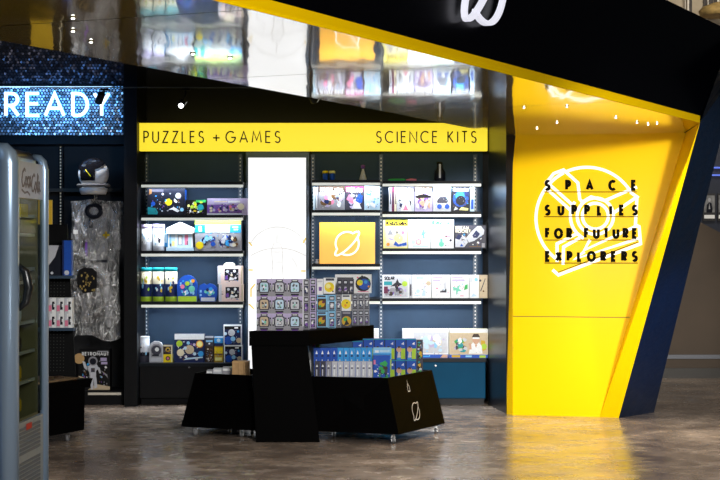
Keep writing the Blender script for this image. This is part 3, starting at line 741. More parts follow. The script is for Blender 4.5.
plan = lambda a: [R_('white', 0, .92, 1, 1), R_('black', 0, .76, 1, .92), R_('white', .6, .8, .8, .88), C_('lgrey', .44, .6, .17, a), C_('navy', .85, .55, .16, a), C_('azure', .8, .66, .06, a), C_('blue', .26, .22, .2, a), C_('sky', .52, .3, .12, a), C_('sand', .84, .22, .13, a), C_('pale', .1, .55, .08, a), R_('white', 0, 0, .05, .92), R_('white', .95, 0, 1, .92)]
carton('planet_box', 'white and navy planet box, lower of the stack by the light box', 'box', 224, 242.5, 345, YI-.01, z0, .12, 'navy', plan, PUZ)
carton('planet_box', 'white and navy planet box, upper of the stack by the light box', 'box', 223.5, 241.8, 324.5, YI-.01, ZP(345, YI-.01)+.0006, .12, 'navy', plan, PUZ)

# middle bay
z0 = zsh(182.5)
for i, (xa, xb, lab) in enumerate(((322.3, 328.3, 'small blue jar with yellow lid, left of the pair on the top shelf'), (328.9, 335.2, 'small blue jar with yellow-white lid, right of the pair on the top shelf'))):
    Y = YI; r = (XP(xb, Y)-XP(xa, Y))/2; c = Vector(((XP(xa, Y)+XP(xb, Y))/2, Y+r, z0)); t = thing('jar', c, lab, 'jar', 'jars on the top shelf')
    MB().lathe([(r*.6, 0), (r*.9, .015), (r*.92, .05), (r*.8, .062)], c, 'blue', 16).build('body', t)
    MB().lathe([(r, 0), (r, .018), (r*.8, .024)], c+up*.0625, ['yellow', 'lemon'][i], 16).build('lid', t)
c = Vector((XP(363, YI), YI+.05, z0)); t = thing('flask', c, 'clear conical flask with purple stopper on the top shelf', 'flask')
MB().lathe([(.03, 0), (.034, .01), (.016, .075), (.011, .09), (.011, .105)], c, 'lgrey', 16).build('body', t)
MB().lathe([(.012, 0), (.02, .012), (.019, .03), (.01, .036)], c+up*.1055, 'purple', 14).build('stopper', t)
KM = 'boxed science kits on the second shelf, middle bay'
z0 = zsh(212.5)
for i, (xa, xb) in enumerate(((313, 315.4), (315.6, 318.2))):
    carton('kit_box_spine', ['pale slim box end at the far left of the middle bay', 'grey slim box end next to the first large kit'][i], 'box', xa, xb, 187, YI, z0, .16, ['pale', 'grey'][i], lambda a: [R_('white', .2, .1, .5, .9)])
def kid(tc, bc, cols, n, band=.2, tm=None):
    return lambda a: [R_(bc, 0, 1-band, 1, 1)] + blobs(rng, n, cols, .02, .03, .98, .98-band, .08, .2, a) + [T_(tc, 'KidzLabs', .08, .92, 1-band+.03, band*.66, .045, a)]
carton('science_kit', 'dark KidzLabs kit, first large one in the middle bay', 'box', 318.5, 344.8, 186.2, YI, z0, .07, 'grey', kid('white', 'cocoa', ['grey','lilac','white','mustard','navy','brown','lgrey','pink'], 34, .24), KM)
carton('science_kit', 'dark KidzLabs kit with pink and blue shapes', 'box', 345.4, 363.6, 186.2, YI, z0, .07, 'dim',
       lambda a: kid('white', 'maroon', ['lgrey','dim','navy','lilac'], 14, .26)(a) + [('pink', [(.05,.45),(.2,.66),(.42,.5),(.45,.25),(.3,.3)]), ('blue', [(.55,.4),(.75,.68),(.95,.6),(.92,.3),(.7,.3)]), ('white', [(.35,.05),(.5,.35),(.75,.3),(.9,.05)])], KM)
carton('science_kit', 'icy pale blue kit at the right end of the middle bay', 'box', 364.2, 380, 186.2, YI, z0, .07, 'pale', lambda a: blobs(rng, 26, ['white','sky','pale','lgrey','azure','white'], asp=a, s0=.08, s1=.17), KM)
# framed orange planet board
t = thing('planet_board', Vector((XP(347, YI), YI, zsh(266.5))), 'glowing orange board with white ringed planet emblem', 'sign')
pb = mat('orange_light_panel', (.6, .3, .02), .4, emit=.75, ecol=(1, .50, .07))
Xa, Xb, Za, Zb = XP(319.5, YI), XP(375, YI), zsh(266.5), ZP(222.5, YI)
MB().box(Xa, Xb, YI, YI+.04, Za, Zb, pb).build('panel', t)
mb = MB(); f = lambda u, v, t=0.0: P(u, -v, YI) + Vector((0, -t, 0))
wl = mat('emblem_white', (.9, .9, .85), .4, emit=.7, ecol=(1, 1, .92))
for p in planet(347.2, -243.5, 11.6, 1.7): mb.slab(p, f, wl, .0006, .003)
mb.build('emblem', t)
mb = MB(); mb.lathe([(.012, 0), (.016, .01), (.01, .03), (.016, .04)], Vector((XP(317, YI), YI+.02, zsh(266.5))), 'lgrey', 12)
tag(mb.build('figurine'), 'tiny pale figurine at the left foot of the orange board', 'figurine')
# right bay, top shelf
z0 = zsh(183.5)
t = thing('screwdriver_toy', Vector((XP(400, YI), YI+.03, z0)), 'green and pink pen-shaped toy lying on the top shelf', 'toy')
zc_ = z0+.013
MB().tube([(XP(388, YI), YI+.03, zc_), (XP(391, YI), YI+.03, zc_), (XP(396, YI), YI+.03, zc_), (XP(403, YI), YI+.03, zc_), (XP(406, YI), YI+.03, zc_)], [.004, .011, .012, .011, .006], 'green', 10).build('body', t)
MB().tube([(XP(406.2, YI), YI+.03, zc_), (XP(411, YI), YI+.03, zc_), (XP(416.5, YI), YI+.03, zc_)], [.005, .012, .008], 'pink', 10).build('tip', t)
c = Vector((XP(440, YI), YI+.06, z0)); t = thing('bottle_kit', c, 'dark bottle with pale stripe on the top shelf, right bay', 'bottle')
MB().lathe([(.048, 0), (.052, .02), (.05, .09), (.028, .12), (.024, .15)], c, 'ink', 18).build('body', t)
MB().box(c.x-.010, c.x+.008, c.y-.066, c.y-.053, c.z+.03, c.z+.155, 'lgrey').build('stripe', t)
MB().lathe([(.026, 0), (.026, .02), (.018, .028)], c+up*.1505, 'black', 16).build('cap', t)
KR = 'boxed science kits on the second shelf, right bay'
z0 = zsh(214)
for i, (xa, xb, cc) in enumerate(((389, 391.8, 'lgrey'), (392, 394.2, 'maroon'), (394.4, 396.6, 'cream'))):
    carton('kit_box_spine', ['pale slim box end, leftmost of three on the second shelf, right bay', 'dark red slim box end on the second shelf, right bay', 'cream slim box end next to the KidzLabs kits, right bay'][i], 'box', xa, xb, 187.3, YI, z0, .15, cc, lambda a: [R_('dim', .3, .3, .7, .8)])
carton('science_kit', 'KidzLabs kit with a pale cone-shaped mountain picture', 'box', 397, 414.2, 186.8, YI, z0, .07, 'lgrey', lambda a: kid('white', 'dim', ['grey','dim','lgrey','navy','lilac'], 18)(a) + [('white', [(.2,.02),(.5,.7),(.62,.7),(.85,.02)]), ('pink', [(.35,.05),(.5,.3),(.65,.05)])], KR)
carton('science_kit', 'KidzLabs kit with dark hat and maroon shapes', 'box', 414.8, 432.6, 186.8, YI, z0, .07, 'lilac', lambda a: kid('white', 'cocoa', ['lgrey','white','maroon','skin','purple'], 22)(a) + [('black', [(.0,.62),(.5,.72),(.95,.62),(.9,.56),(.1,.54)])], KR)
carton('science_kit', 'pale blue KidzLabs kit with a dark robot car', 'box', 433.2, 451, 186.8, YI, z0, .07, 'lgrey', lambda a: kid('white', 'sky', ['white','pale','lgrey','sky'], 16)(a) + [('dim', [(.2,.4),(.35,.6),(.7,.6),(.85,.42),(.75,.34),(.25,.34)]), C_('blue', .35, .2, .1, a), C_('blue', .78, .2, .1, a)], KR)
carton('science_kit', 'black kit with a glowing blue sphere at the shelf end', 'box', 451.8, 469.6, 186.8, YI, z0, .07, 'ink', lambda a: [C_('blue', .5, .5, .32, a), C_('azure', .46, .62, .18, a), C_('ink', .5, .45, .2, a), T_('lgrey', 'KidzLabs', .08, .92, .83, .12, .04, a), ('lemon', [(.4,.06),(.55,.18),(.95,.12),(.9,.04)]), ('lgrey', [(.1,.04),(.2,.2),(.35,.1)]), C_('navy', .85, .7, .1, a)], KR)
carton('kit_box_spine', 'blue slim box end beside the blue sphere kit', 'box', 470, 474.5, 187.2, YI, z0, .15, 'pale', lambda a: [R_('blue', .2, .1, .8, .5)])
# third shelf
K3 = 'boxed science kits on the third shelf, right bay'
z0 = zsh(251)
carton('science_kit', 'yellow KidzLabs kit with grey shapes and blue lettering', 'box', 383.2, 407.8, 220.2, YI, z0, .07, 'lemon', lambda a: [R_('yellow', .08, .8, 1, 1), R_('cream', .1, .04, .98, .76), T_('ink', 'KidzLabs', .14, .95, .84, .12, .045, a), ('grey', [(.18,.48),(.25,.64),(.32,.66),(.4,.48)]), ('dim', [(.52,.55),(.56,.68),(.6,.55),(.56,.5)]), ('lilac', [(.15,.4),(.35,.34),(.5,.28),(.3,.3)]), C_('lemon', .62, .36, .16, a), ('blue', [(.42,.12),(.5,.26),(.62,.14),(.95,.22),(.96,.1),(.6,.06)]), C_('orange', .2, .14, .06, a), C_('pink', .8, .56, .06, a)], K3)
carton('science_kit', 'white KidzLabs kit with a green palm shape', 'box', 408.3, 430.6, 219.6, YI, z0, .07, 'white', lambda a: [T_('pale', 'KidzLabs', .2, .95, .84, .11, .035, a), ('mint', [(.5,.6),(.62,.55),(.7,.72),(.72,.56),(.85,.6),(.72,.48),(.74,.34),(.66,.34),(.66,.46),(.55,.44),(.62,.52)]), C_('pale', .22, .22, .07, a), C_('pink', .46, .22, .1, a), C_('cream', .46, .22, .07, a), R_('mint', .94, .5, .97, .75), R_('pale', .2, .05, .9, .1)], K3)
carton('science_kit', 'white KidzLabs kit with small green apparatus drawings', 'box', 431.2, 453.8, 219.6, YI, z0, .07, 'white', lambda a: [T_('green', 'Kidz', .06, .46, .84, .12, .05, a), T_('mint', 'Labs', .56, .94, .84, .12, .035, a), R_('lgrey', .08, .76, .7, .79), R_('mint', .4, .12, .5, .34), C_('mint', .45, .14, .09, a), R_('pale', .42, .36, .48, .56), C_('grey', .84, .6, .04, a), C_('maroon', .66, .42, .035, a), C_('dim', .86, .28, .045, a), R_('lgrey', .12, .54, .3, .57), R_('pink', .7, .4, .85, .43), C_('lgrey', .3, .48, .03, a)], K3)
carton('rocket_kit', 'black rocket kit reading ROCKET with a white astronaut glove', 'box', 454.6, 486.3, 225, YI-.01, z0, .07, 'ink', lambda a: [('dim', rect(.02,.02,.98,.98)), ('navy', [(.02,.4),(.12,.6),(.25,.5),(.2,.35)]), ('lgrey', [(.36,.45),(.55,.75),(.72,.95),(.84,.95),(.94,.78),(.92,.6),(.8,.5),(.62,.32),(.45,.25)]), ('navy', [(.56,.55),(.68,.78),(.8,.62),(.72,.45),(.6,.45)]), ('lgrey', [(.02,.05),(.02,.42),(.15,.36),(.25,.55),(.36,.45),(.42,.25),(.3,.05)]), ('dim', [(.18,.42),(.3,.38),(.34,.34),(.24,.36)]), ('blue', [(.16,.08),(.22,.2),(.28,.08)]), C_('white', .74, .24, .05, a), R_('grey', .86, .04, .95, .22), R_('brown', .46, .06, .82, .09), T_('cream', 'DREAM', .04, .44, .82, .11, .035, a), T_('cream', 'ROCKET', .04, .5, .68, .11, .035, a)], K3)
# fourth shelf
K4 = 'boxed science kits on the fourth shelf, right bay'
z0 = zsh(301)
carton('science_kit', 'white framed kit reading SOLAR with a dark robot scene', 'box', 382.5, 409, 275, YI, z0, .07, 'white', lambda a: [R_('lgrey', .04, .03, .96, .96), R_('teal', .05, .56, .36, .72)] + blobs(rng, 26, ['dim','grey','purple','lilac','cocoa','grey'], .04, .04, .94, .5, .07, .14, a) + [R_('maroon', .05, .2, .2, .5), ('ink', [(.3,.5),(.5,.68),(.56,.84),(.62,.68),(.75,.6),(.6,.5),(.58,.38),(.5,.38),(.46,.52)]), C_('lime', .84, .62, .12, a), T_('ink', 'SOLAR', .08, .44, .8, .12, .04, a), C_('lgrey', .75, .84, .06, a)], K4)
carton('kit_box_spine', 'grey slim box end right of the SOLAR kit', 'box', 409.3, 412, 275.2, YI, z0, .15, 'lgrey', lambda a: [R_('dim', .2, .1, .8, .6)])
carton('science_kit', 'white kit with faint blue title and peach spot', 'box', 412.3, 431.2, 275, YI, z0, .07, 'white', lambda a: [R_('sky', .22, .84, .6, .9), C_('sand', .86, .64, .1, a), ('pale', [(.5,.1),(.62,.5),(.7,.1)]), C_('pale', .3, .3, .08, a), R_('pale', .1, .1, .4, .13)], K4)
carton('science_kit', 'white kit with lilac title and small dark device', 'box', 431.8, 450.2, 275, YI, z0, .07, 'white', lambda a: [R_('lilac', .06, .84, .6, .92), R_('lilac', .06, .72, .45, .8), C_('pink', .28, .42, .04, a), ('dim', [(.45,.24),(.8,.24),(.8,.5),(.74,.5),(.72,.34),(.45,.3)]), R_('lgrey', .66, .4, .8, .7)], K4)
carton('science_kit', 'white kit with green leaf shapes and lilac title', 'box', 450.8, 469.2, 275, YI, z0, .07, 'white', lambda a: [R_('lilac', .06, .86, .66, .93), R_('lilac', .06, .72, .76, .82), ('mint', [(.1,.5),(.3,.44),(.5,.6),(.44,.4),(.6,.3),(.4,.3),(.3,.12),(.28,.34),(.14,.32)]), ('green', [(.72,.34),(.76,.56),(.92,.6),(.92,.4)]), R_('pink', .5, .08, .7, .11)], K4)
carton('science_kit', 'white and pale blue kit second from the dark side panel', 'box', 469.6, 479, 275, YI, z0, .07, 'white', lambda a: [R_('lgrey', .05, .7, .3, .9), C_('sky', .7, .8, .08, a), ('pale', [(.1,.05),(.4,.2),(.8,.08)])], K4)
carton('science_kit', 'beige kit with dark arrow at the dark side panel', 'box', 479.3, 487.6, 275, YI-.01, z0, .07, 'sand', lambda a: [('dim', [(.1,.3),(.7,.86),(.75,.82),(.2,.28)]), C_('dim', .1, .76, .05, a), C_('brown', .5, .3, .04, a)], K4)
# bottom deck right and middle
z0 = zsh(362)
carton('plain_box', 'plain white box on the bottom deck behind the blue kits', 'box', 366, 379, 329, YI, z0, .12, 'white', lambda a: [R_('lgrey', 0, .0, 1, .05)])
z0 = zsh(358.5)
carton('lab_kit', 'large white science set with pastel shapes and blue foot band', 'box', 402.5, 448.6, 329.2, YI, z0, .16, 'white', lambda a: [R_('lgrey', .24, .16, .98, .9), R_('blue', 0, 0, 1, .12), R_('azure', .3, .03, .6, .08)] + blobs(rng, 18, ['pale','lilac','cream','white','sky','sand'], .3, .18, .96, .86, .06, .15, a) + [('skin', [(.82,.01),(.88,.12),(.98,.1),(.98,.01)])])
carton('lab_kit', 'large science set showing a boy in a white headband', 'box', 449.3, 488, 329.2, YI-.02, z0, .16, 'cream', lambda a: [R_('white', 0, .88, 1, 1), R_('sand', .02, .14, .98, .86), R_('blue', 0, 0, 1, .12), R_('mustard', .06, .02, .28, .1), R_('sky', .42, .03, .58, .09), C_('lime', .86, .04, .08, a) if False else R_('lime', .78, .01, .94, .09)] +
       blobs(rng, 22, ['green','mustard','lgrey','dim','white','teal','lilac'], .05, .16, .5, .74, .05, .12, a) + [('mustard', [(.82,.2),(.82,.62),(.92,.6),(.96,.3)]), C_('lime', .9, .4, .1, a), ('white', [(.5,.15),(.55,.45),(.62,.55),(.76,.55),(.84,.42),(.86,.15)]), C_('skin', .69, .64, .13, a), R_('cocoa', .63, .52, .75, .56) if False else C_('skin', .69, .58, .1, a), ('cocoa', [(.59,.74),(.63,.84),(.75,.84),(.79,.74),(.79,.7),(.59,.7)]), R_('white', .6, .66, .78, .72), ('skin', [(.52,.3),(.5,.5),(.56,.52),(.58,.3)]), ('skin', [(.66,.44),(.69,.5),(.72,.44),(.69,.36)])])

# ------------------------------------------------------------------ island display: tower and two trays
def prism(mb, b4, zb, t4, zt, mt): mb.hexa([(x, y, zb) for x, y in b4], [(x, y, zt) for x, y in t4], mt)
t = thing('display_plinth', (-.55, 12.85, 0), 'tall black display plinth with overhanging top in the middle of the floor', 'display stand')
mb = MB(); top4 = [(-.826, 12.65), (-.38, 12.65), (.112, 13.54), (-.334, 13.54)]
prism(mb, top4, .712, top4, .823, black_laminate); mb.build('top', t, bevel=.003)
mb = MB(); prism(mb, [(XP(255.8, 12.6), 12.60), (XP(320, 12.6), 12.60), (-.40, 13.02), (-.74, 13.02)], 0, [(-.81, 12.66), (-.39, 12.66), (-.41, 13.05), (-.75, 13.05)], .711, black_laminate); mb.build('column', t, bevel=.003)
def open_tray(name, label, b4, t4, zb, zt, deck):
    t = thing(name, (sum(p[0] for p in b4)/4, sum(p[1] for p in b4)/4, 0), label, 'display trolley', 'low trolleys beside the plinth')
    cb = (sum(p[0] for p in b4)/4, sum(p[1] for p in b4)/4); ct = (sum(p[0] for p in t4)/4, sum(p[1] for p in t4)/4)
    inn = lambda q, c, k: [(p[0]+(c[0]-p[0])*k, p[1]+(c[1]-p[1])*k) for p in q]
    b2, t2 = inn(b4, cb, .05), inn(t4, ct, .05)
    mb = MB()
    for i in range(4):
        j = (i+1) % 4
        mb.hexa([(*b4[i], zb), (*b4[j], zb), (*b2[j], zb), (*b2[i], zb)], [(*t4[i], zt), (*t4[j], zt), (*t2[j], zt), (*t2[i], zt)], black_laminate)
    mb.build('side_panels', t)
    k = (deck-zb)/(zt-zb); d4 = [(b2[i][0]+(t2[i][0]-b2[i][0])*k, b2[i][1]+(t2[i][1]-b2[i][1])*k) for i in range(4)]
    mb = MB(); prism(mb, inn(d4, ct, .01), deck-.015, inn(d4, ct, .01), deck, black_laminate); mb.build('deck', t)
    mb = MB(); prism(mb, b2, zb+.002, b2, zb+.017, black_laminate); mb.build('bottom_panel', t)
    return t
def caster(parent, x, y, top=.07):
    h = MB(); h.tube([(x, y, top), (x, y, top-.018)], [.012, .010], chrome, 10)
    for s in (-1, 1): h.hexa([(x+s*.013-.0015, y-.012, .012), (x+s*.013+.0015, y-.012, .012), (x+s*.013+.0015, y+.012, .012), (x+s*.013-.0015, y+.012, .012)], [(x+s*.013-.0015, y-.016, top-.016), (x+s*.013+.0015, y-.016, top-.016), (x+s*.013+.0015, y+.016, top-.016), (x+s*.013-.0015, y+.016, top-.016)], chrome)
    h.box(x-.015, x+.015, y-.016, y+.016, top-.020, top-.015, chrome)
    c = h.build('caster', parent)
    w = MB(); w.tube([(x-.010, y, .024), (x-.006, y, .024), (x+.006, y, .024), (x+.010, y, .024)], [.020, .024, .024, .020], rubber, 18); w.build('wheel', c)
def yz(px, py, z): Y = GY(py, z); return (XP(px, Y), Y)
bR = [(-.314, 12.70), yz(398.7, 434.6, .07), yz(445, 423.4, .07), (-.18, 13.62)]
tR = [(-.372, 12.74), yz(387.5, 378, .477), yz(432, 370, .477), (-.22, 13.58)]
trR = open_tray('display_trolley', 'low black flared trolley full of blue kits right of the plinth', bR, tR, .07, .477, .392)
for x, y in ((.245, 12.56), (.585, 13.18), (-.2, 12.95), (-.05, 13.5)): caster(trR, x, y)
bL = [yz(181, 426.6, .07), (-.785, 12.74), (-.72, 13.5), (-1.1, 13.8)]
tL = [yz(195, 373, .477), (-.822, 12.84), (-.76, 13.42), (-1.08, 13.72)]
trL = open_tray('display_trolley', 'low black flared trolley with a cardboard carton left of the plinth', bL, tL, .07, .477, .392)
for x, y in ((-1.262, 13.03), (-.9, 12.95), (-.85, 13.4), (-1.05, 13.7)): caster(trL, x, y)
# emblem and little rocket on the end of the right trolley
e0, e1 = Vector((*bR[1], .07)), Vector((*bR[2], .07)); g0, g1 = Vector((*tR[1], .477)), Vector((*tR[2], .477))
ex = (e1-e0); en = ex.cross(g0-e0).normalized()
if en.x < 0: en = -en
def endmap(u, v, t=0.0):
    a = e0+(e1-e0)*u; b = g0+(g1-g0)*u
    return a+(b-a)*v + en*(.0015+t)
Lx = ex.length; Hz = .41
mb = MB(); wv = mat('emblem_paint', (.7, .7, .72), .4, var=.04)
for p in planet(.44*Lx, .33*Hz, .062, .007): mb.slab([(x/Lx, y/Hz) for x, y in p], endmap, wv, 0)
rk = ribbon([(x*Lx, y*Hz) for x, y in ((.37,.70),(.37,.79),(.39,.84),(.41,.79),(.41,.70))], .006, True)+ribbon([(.39*Lx, .84*Hz), (.39*Lx, .9*Hz)], .004)
for p in rk: mb.slab([(x/Lx, y/Hz) for x, y in p], endmap, wv, 0)
mb.build('emblem', trR)

# robot kit boxes on the plinth: three columns, three rows
ZT = .8236; bw = (XP(302.6, 12.70)-XP(256.4, 12.70))/3; bh = .1275
def robot_art(x0, z0, W, H, Y, mb, variant):
    f = front_map(x0, z0, W, H, Y); r = random.Random(variant)
    core = ['pale', 'lgrey', 'sand'][variant % 3]
    paint(mb, f, [('grey', [(0,0),(1,0),(1,.5),(.5,.2),(0,.6)]), ('dim', [(.2,.2),(.8,.2),(.86,.4),(.84,.78),(.7,.86),(.3,.86),(.16,.78),(.14,.4)]), (core, [(.25,.26),(.75,.26),(.78,.45),(.76,.74),(.66,.8),(.34,.8),(.24,.74),(.22,.45)]), R_('ink', .04, .28, .14, .76), R_('white', .06, .36, .11, .68), R_('ink', .86, .28, .96, .76), R_('lgrey', .89, .36, .93, .68),
                  R_('ink', .28, .86, .72, .97), R_('white', .34, .89, .66, .94), R_('ink', .24, .05, .76, .14), R_('purple', .3, .0, .7, .05), R_('dim', .34, .56, .44, .66), R_('dim', .56, .56, .66, .66), R_('dim', .36, .34, .64, .38)] + blobs(r, 7, ['grey','mint','white','dim','pale'], .32, .28, .7, .76, .05, .1), W, H, dt=.0002)
RB = 'robot kit boxes stacked on the plinth'
cols_ = ['left', 'middle', 'right']; rows_ = ['bottom', 'middle', 'top']
for r_i in range(3):
    for c_i in range(3):
        x0 = XP(256.4, 12.70)+c_i*bw; z = ZT+r_i*(bh+.0006)
        mb = MB(); mb.box(x0+.0006, x0+bw-.0006, 12.70, 12.79, z, z+bh, 'lilac')
        robot_art(x0+.0006, z, bw-.0012, bh, 12.70, mb, (2 if (c_i == 0 and r_i < 2) else (r_i+c_i) % 2) + 3*(r_i*3+c_i))
        tag(mb.build('robot_kit_box'), f'lilac and grey robot kit box on the plinth, {cols_[c_i]} column, {rows_[r_i]} row', 'box', RB)
def slim(x0, x1, Y, z, h, body, seed, label, group, dep=.08, name='slim_kit_box'):
    X0, X1 = XP(x0, Y), XP(x1, Y); mb = MB(); mb.box(X0+.0005, X1-.0005, Y, Y+dep, z, z+h, body); r = random.Random(seed)
    f = front_map(X0+.0005, z, X1-X0-.001, h, Y)
    paint(mb, f, [R_('ink', .15, .66, .85, .92), R_('lgrey', .25, .72, .75, .86), R_('dim', .15, .1, .85, .58), R_('lgrey', .3, .2, .7, .5), R_('ink', .1, .02, .9, .07)] + blobs(r, 4, ['grey','purple','white','navy'], .15, .1, .85, .6, .1, .2, .5), X1-X0, h)
    return tag(mb.build(name), label, 'box', group)
SB = 'slim kit boxes on the plinth'
for r_i in range(3):
    z = ZT+r_i*(bh+.0006)
    slim(303.2, 309.3, 12.81, z, bh-.001, 'grey', r_i, f'slim grey kit box, {rows_[r_i]} one of the column touching the robot kits', SB)
    slim(309.8, 316.2, 12.93, z, bh-.001, 'lilac', 10+r_i, f'slim lilac kit box, {rows_[r_i]} one of the column before the blue kits', SB)
def pic(x0, x1, Y, z, h, body, art, label, dep=.09):
    X0, X1 = XP(x0, Y), XP(x1, Y); mb = MB(); mb.box(X0+.0005, X1-.0005, Y, Y+dep, z, z+h, body)
    a = (X1-X0)/h; paint(mb, front_map(X0+.0005, z, X1-X0-.001, h, Y), art(a), X1-X0, h)
    return tag(mb.build('picture_kit_box'), label, 'box', 'picture kit boxes on the plinth')
for r_i in range(2):
    z = ZT+r_i*(bh+.0006)
    pic(317, 327.8, 13.05, z, bh-.001, 'sky', lambda a: [R_('dim', .08, .86, .8, .96), R_('cocoa', .06, .1, .84, .78), C_('mustard', .42, .46, .2, a), C_('maroon', .58, .56, .08, a), C_('green', .3, .32, .07, a), R_('ink', 0, 0, 1, .05)], f'sky blue kit box with yellow figure, {rows_[r_i]} row on the plinth')
    slim(328.2, 335.6, 13.06, z, bh-.001, 'sky', 20+r_i, f'slim sky blue kit box, {rows_[r_i]} row, between blue kits and grey kits', SB)
    slim(336, 341.2, 13.14, z, bh-.001, 'grey', 30+r_i, f'slim grey kit box, {rows_[r_i]} row, left of the yellow figure kit', SB)
    if r_i: pic(341.6, 351.4, 13.14, z, bh-.001, 'white', lambda a: [R_('dim', .1, .86, .8, .95), C_('yellow', .45, .42, .3, a), C_('orange', .4, .34, .08, a), C_('ink', .55, .5, .05, a), R_('cream', .9, 0, 1, 1)], 'white kit box with yellow splash, middle row on the plinth')
    else: pic(341.6, 351.4, 13.14, z, bh-.001, 'dim', lambda a: [C_('mustard', .5, .4, .3, a), C_('green', .4, .5, .12, a), ('ink', [(.2,.1),(.5,.5),(.8,.2)]), R_('grey', .1, .84, .9, .94)], 'dark kit box with yellow and green splash, bottom row on the plinth')
    for c_i, (xa, xb) in enumerate(((352.2, 357.8), (358.1, 363.7), (364, 369.4))):
        slim(xa, xb, 13.45, z, bh-.001, 'grey', 40+c_i+3*r_i, f'slim grey kit box at the plinth end, {cols_[c_i]} of three, {rows_[r_i]} row', SB, dep=.085)
z = ZT+2*(bh+.0006)
pic(317, 323, 13.05, z, .12, 'white', lambda a: [R_('purple', .3, .25, .8, .5), R_('lgrey', .1, .8, .9, .9)], 'narrow white kit box with purple patch, top row on the plinth', dep=.09)
pic(323.4, 335.4, 13.06, z, .128, 'white', lambda a: [R_('dim', .2, .84, .9, .98), C_('yellow', .5, .45, .3, a), C_('lemon', .4, .52, .15, a), C_('orange', .6, .36, .07, a), R_('ink', 0, 0, 1, .06), C_('cocoa', .8, .2, .05, a)], 'white kit box with yellow bloom, top row on the plinth')
for c_i, (xa, xb) in enumerate(((337, 342.4), (342.8, 348.2), (348.6, 354))):
    slim(xa, xb, 13.145, z, .118, 'dim', 60+c_i, f'slim dark kit box in front of the white globe box, {cols_[c_i]} of three', SB, dep=.08)
X0 = XP(335, 13.46); 
pic(335, 371.6, 13.46, z, ZP(274.6, 13.46)-z, 'white', lambda a: [C_('ink', .77, .5, .42, a), C_('blue', .8, .48, .3, a), C_('yellow', .68, .56, .16, a), C_('lime', .72, .62, .08, a), C_('azure', .84, .6, .1, a), C_('pink', .62, .84, .05, a), C_('ink', .74, .96-.05, .05, a), R_('pink', .62, .06, .92, .1), C_('green', .94, .7, .05, a), C_('orange', .92, .36, .05, a), R_('dim', .06, .1, .5, .85)], 'wide white kit box with a coloured globe at the plinth end', dep=.08)

# goods in the right trolley
ZD = .3925
def band_art(col, lab):
    return lambda a: [R_(col, .1, .04, .9, .96), R_('white', .3, .78, .7, .88), R_('navy', .25, .7, .75, .76), R_('lgrey', .35, .12, .5, .6)]
def row(n, xa, xb, Y, zt, cols, labf, name, group, dep=.07, zb=ZD):
    w = (xb-xa)/n
    for i in range(n):
        c = cols[i] if isinstance(cols, list) else cols
        mb = MB(); X0, X1 = XP(xa+i*w, Y)+.0006, XP(xa+(i+1)*w, Y)-.0006; H = zt-zb
        mb.box(X0, X1, Y, Y+dep, zb, zt, c)
        mv = .82 if H < .22 else .86
        paint(mb, front_map(X0, zb, X1-X0, H, Y), [('white', [(.3, mv-.02), (.7, mv-.02), (.5, mv+.08)]), R_('navy', .3, mv-.09, .7, mv-.05), R_('lgrey' if c != 'lgrey' else 'white', .38, .45, .55, .7), R_('blue', .02, .0, .1, 1)], 1, 1)
        tag(mb.build(name), labf(i, c), 'box', group)
ORD = ['first', 'second', 'third', 'fourth', 'fifth', 'sixth', 'seventh', 'eighth', 'ninth', 'tenth']
row(10, 314, 372.4, 12.80, ZP(361.8, 12.80), ['dim']*2+['grey']+['lgrey']*7, lambda i, c: f'{"dark" if i < 2 else "grey" if i == 2 else "silver grey"} slim box in the trolley front row, {ORD[i]} from the plinth', 'slim_craft_box', 'slim boxes in the trolley front row')
row(10, 313.6, 372.4, 12.92, ZP(348, 12.92), ['blue']*4+['azure']*6, lambda i, c: f'{"deep blue" if i < 4 else "bright azure"} slim box in the trolley second row, {ORD[i]} from the plinth', 'slim_craft_box', 'slim boxes in the trolley second row')
def bigart(a): return [R_('blue', .0, .02, 1, 1)] + blobs(rng, 20, ['navy','ink','cocoa','green','blue','dim'], .25, .05, .98, .9, .08, .18, a) + [C_('sky', .1, .2, .06, a), C_('white', .12, .5, .04, a), R_('pink', .02, .72, .14, .86), C_('pale', .2, .08, .05, a)]
carton('experiment_kit', 'blue kit with dark figure picture at the end of the trolley front row', 'box', 373.2, 390.2, 355.5, 12.80, ZD, .08, 'blue', bigart)
carton('experiment_kit', 'light blue kit standing behind the dark figure kit in the trolley', 'box', 373.2, 391.5, 348, 12.92, ZD, .08, 'sky', lambda a: [R_('azure', .0, .0, 1, .86), R_('white', .1, .88, .3, .94), R_('pale', .35, .9, .9, .94), R_('lime', .85, .1, 1, .7)])
face_cols = ['skin', 'skin', 'sand']
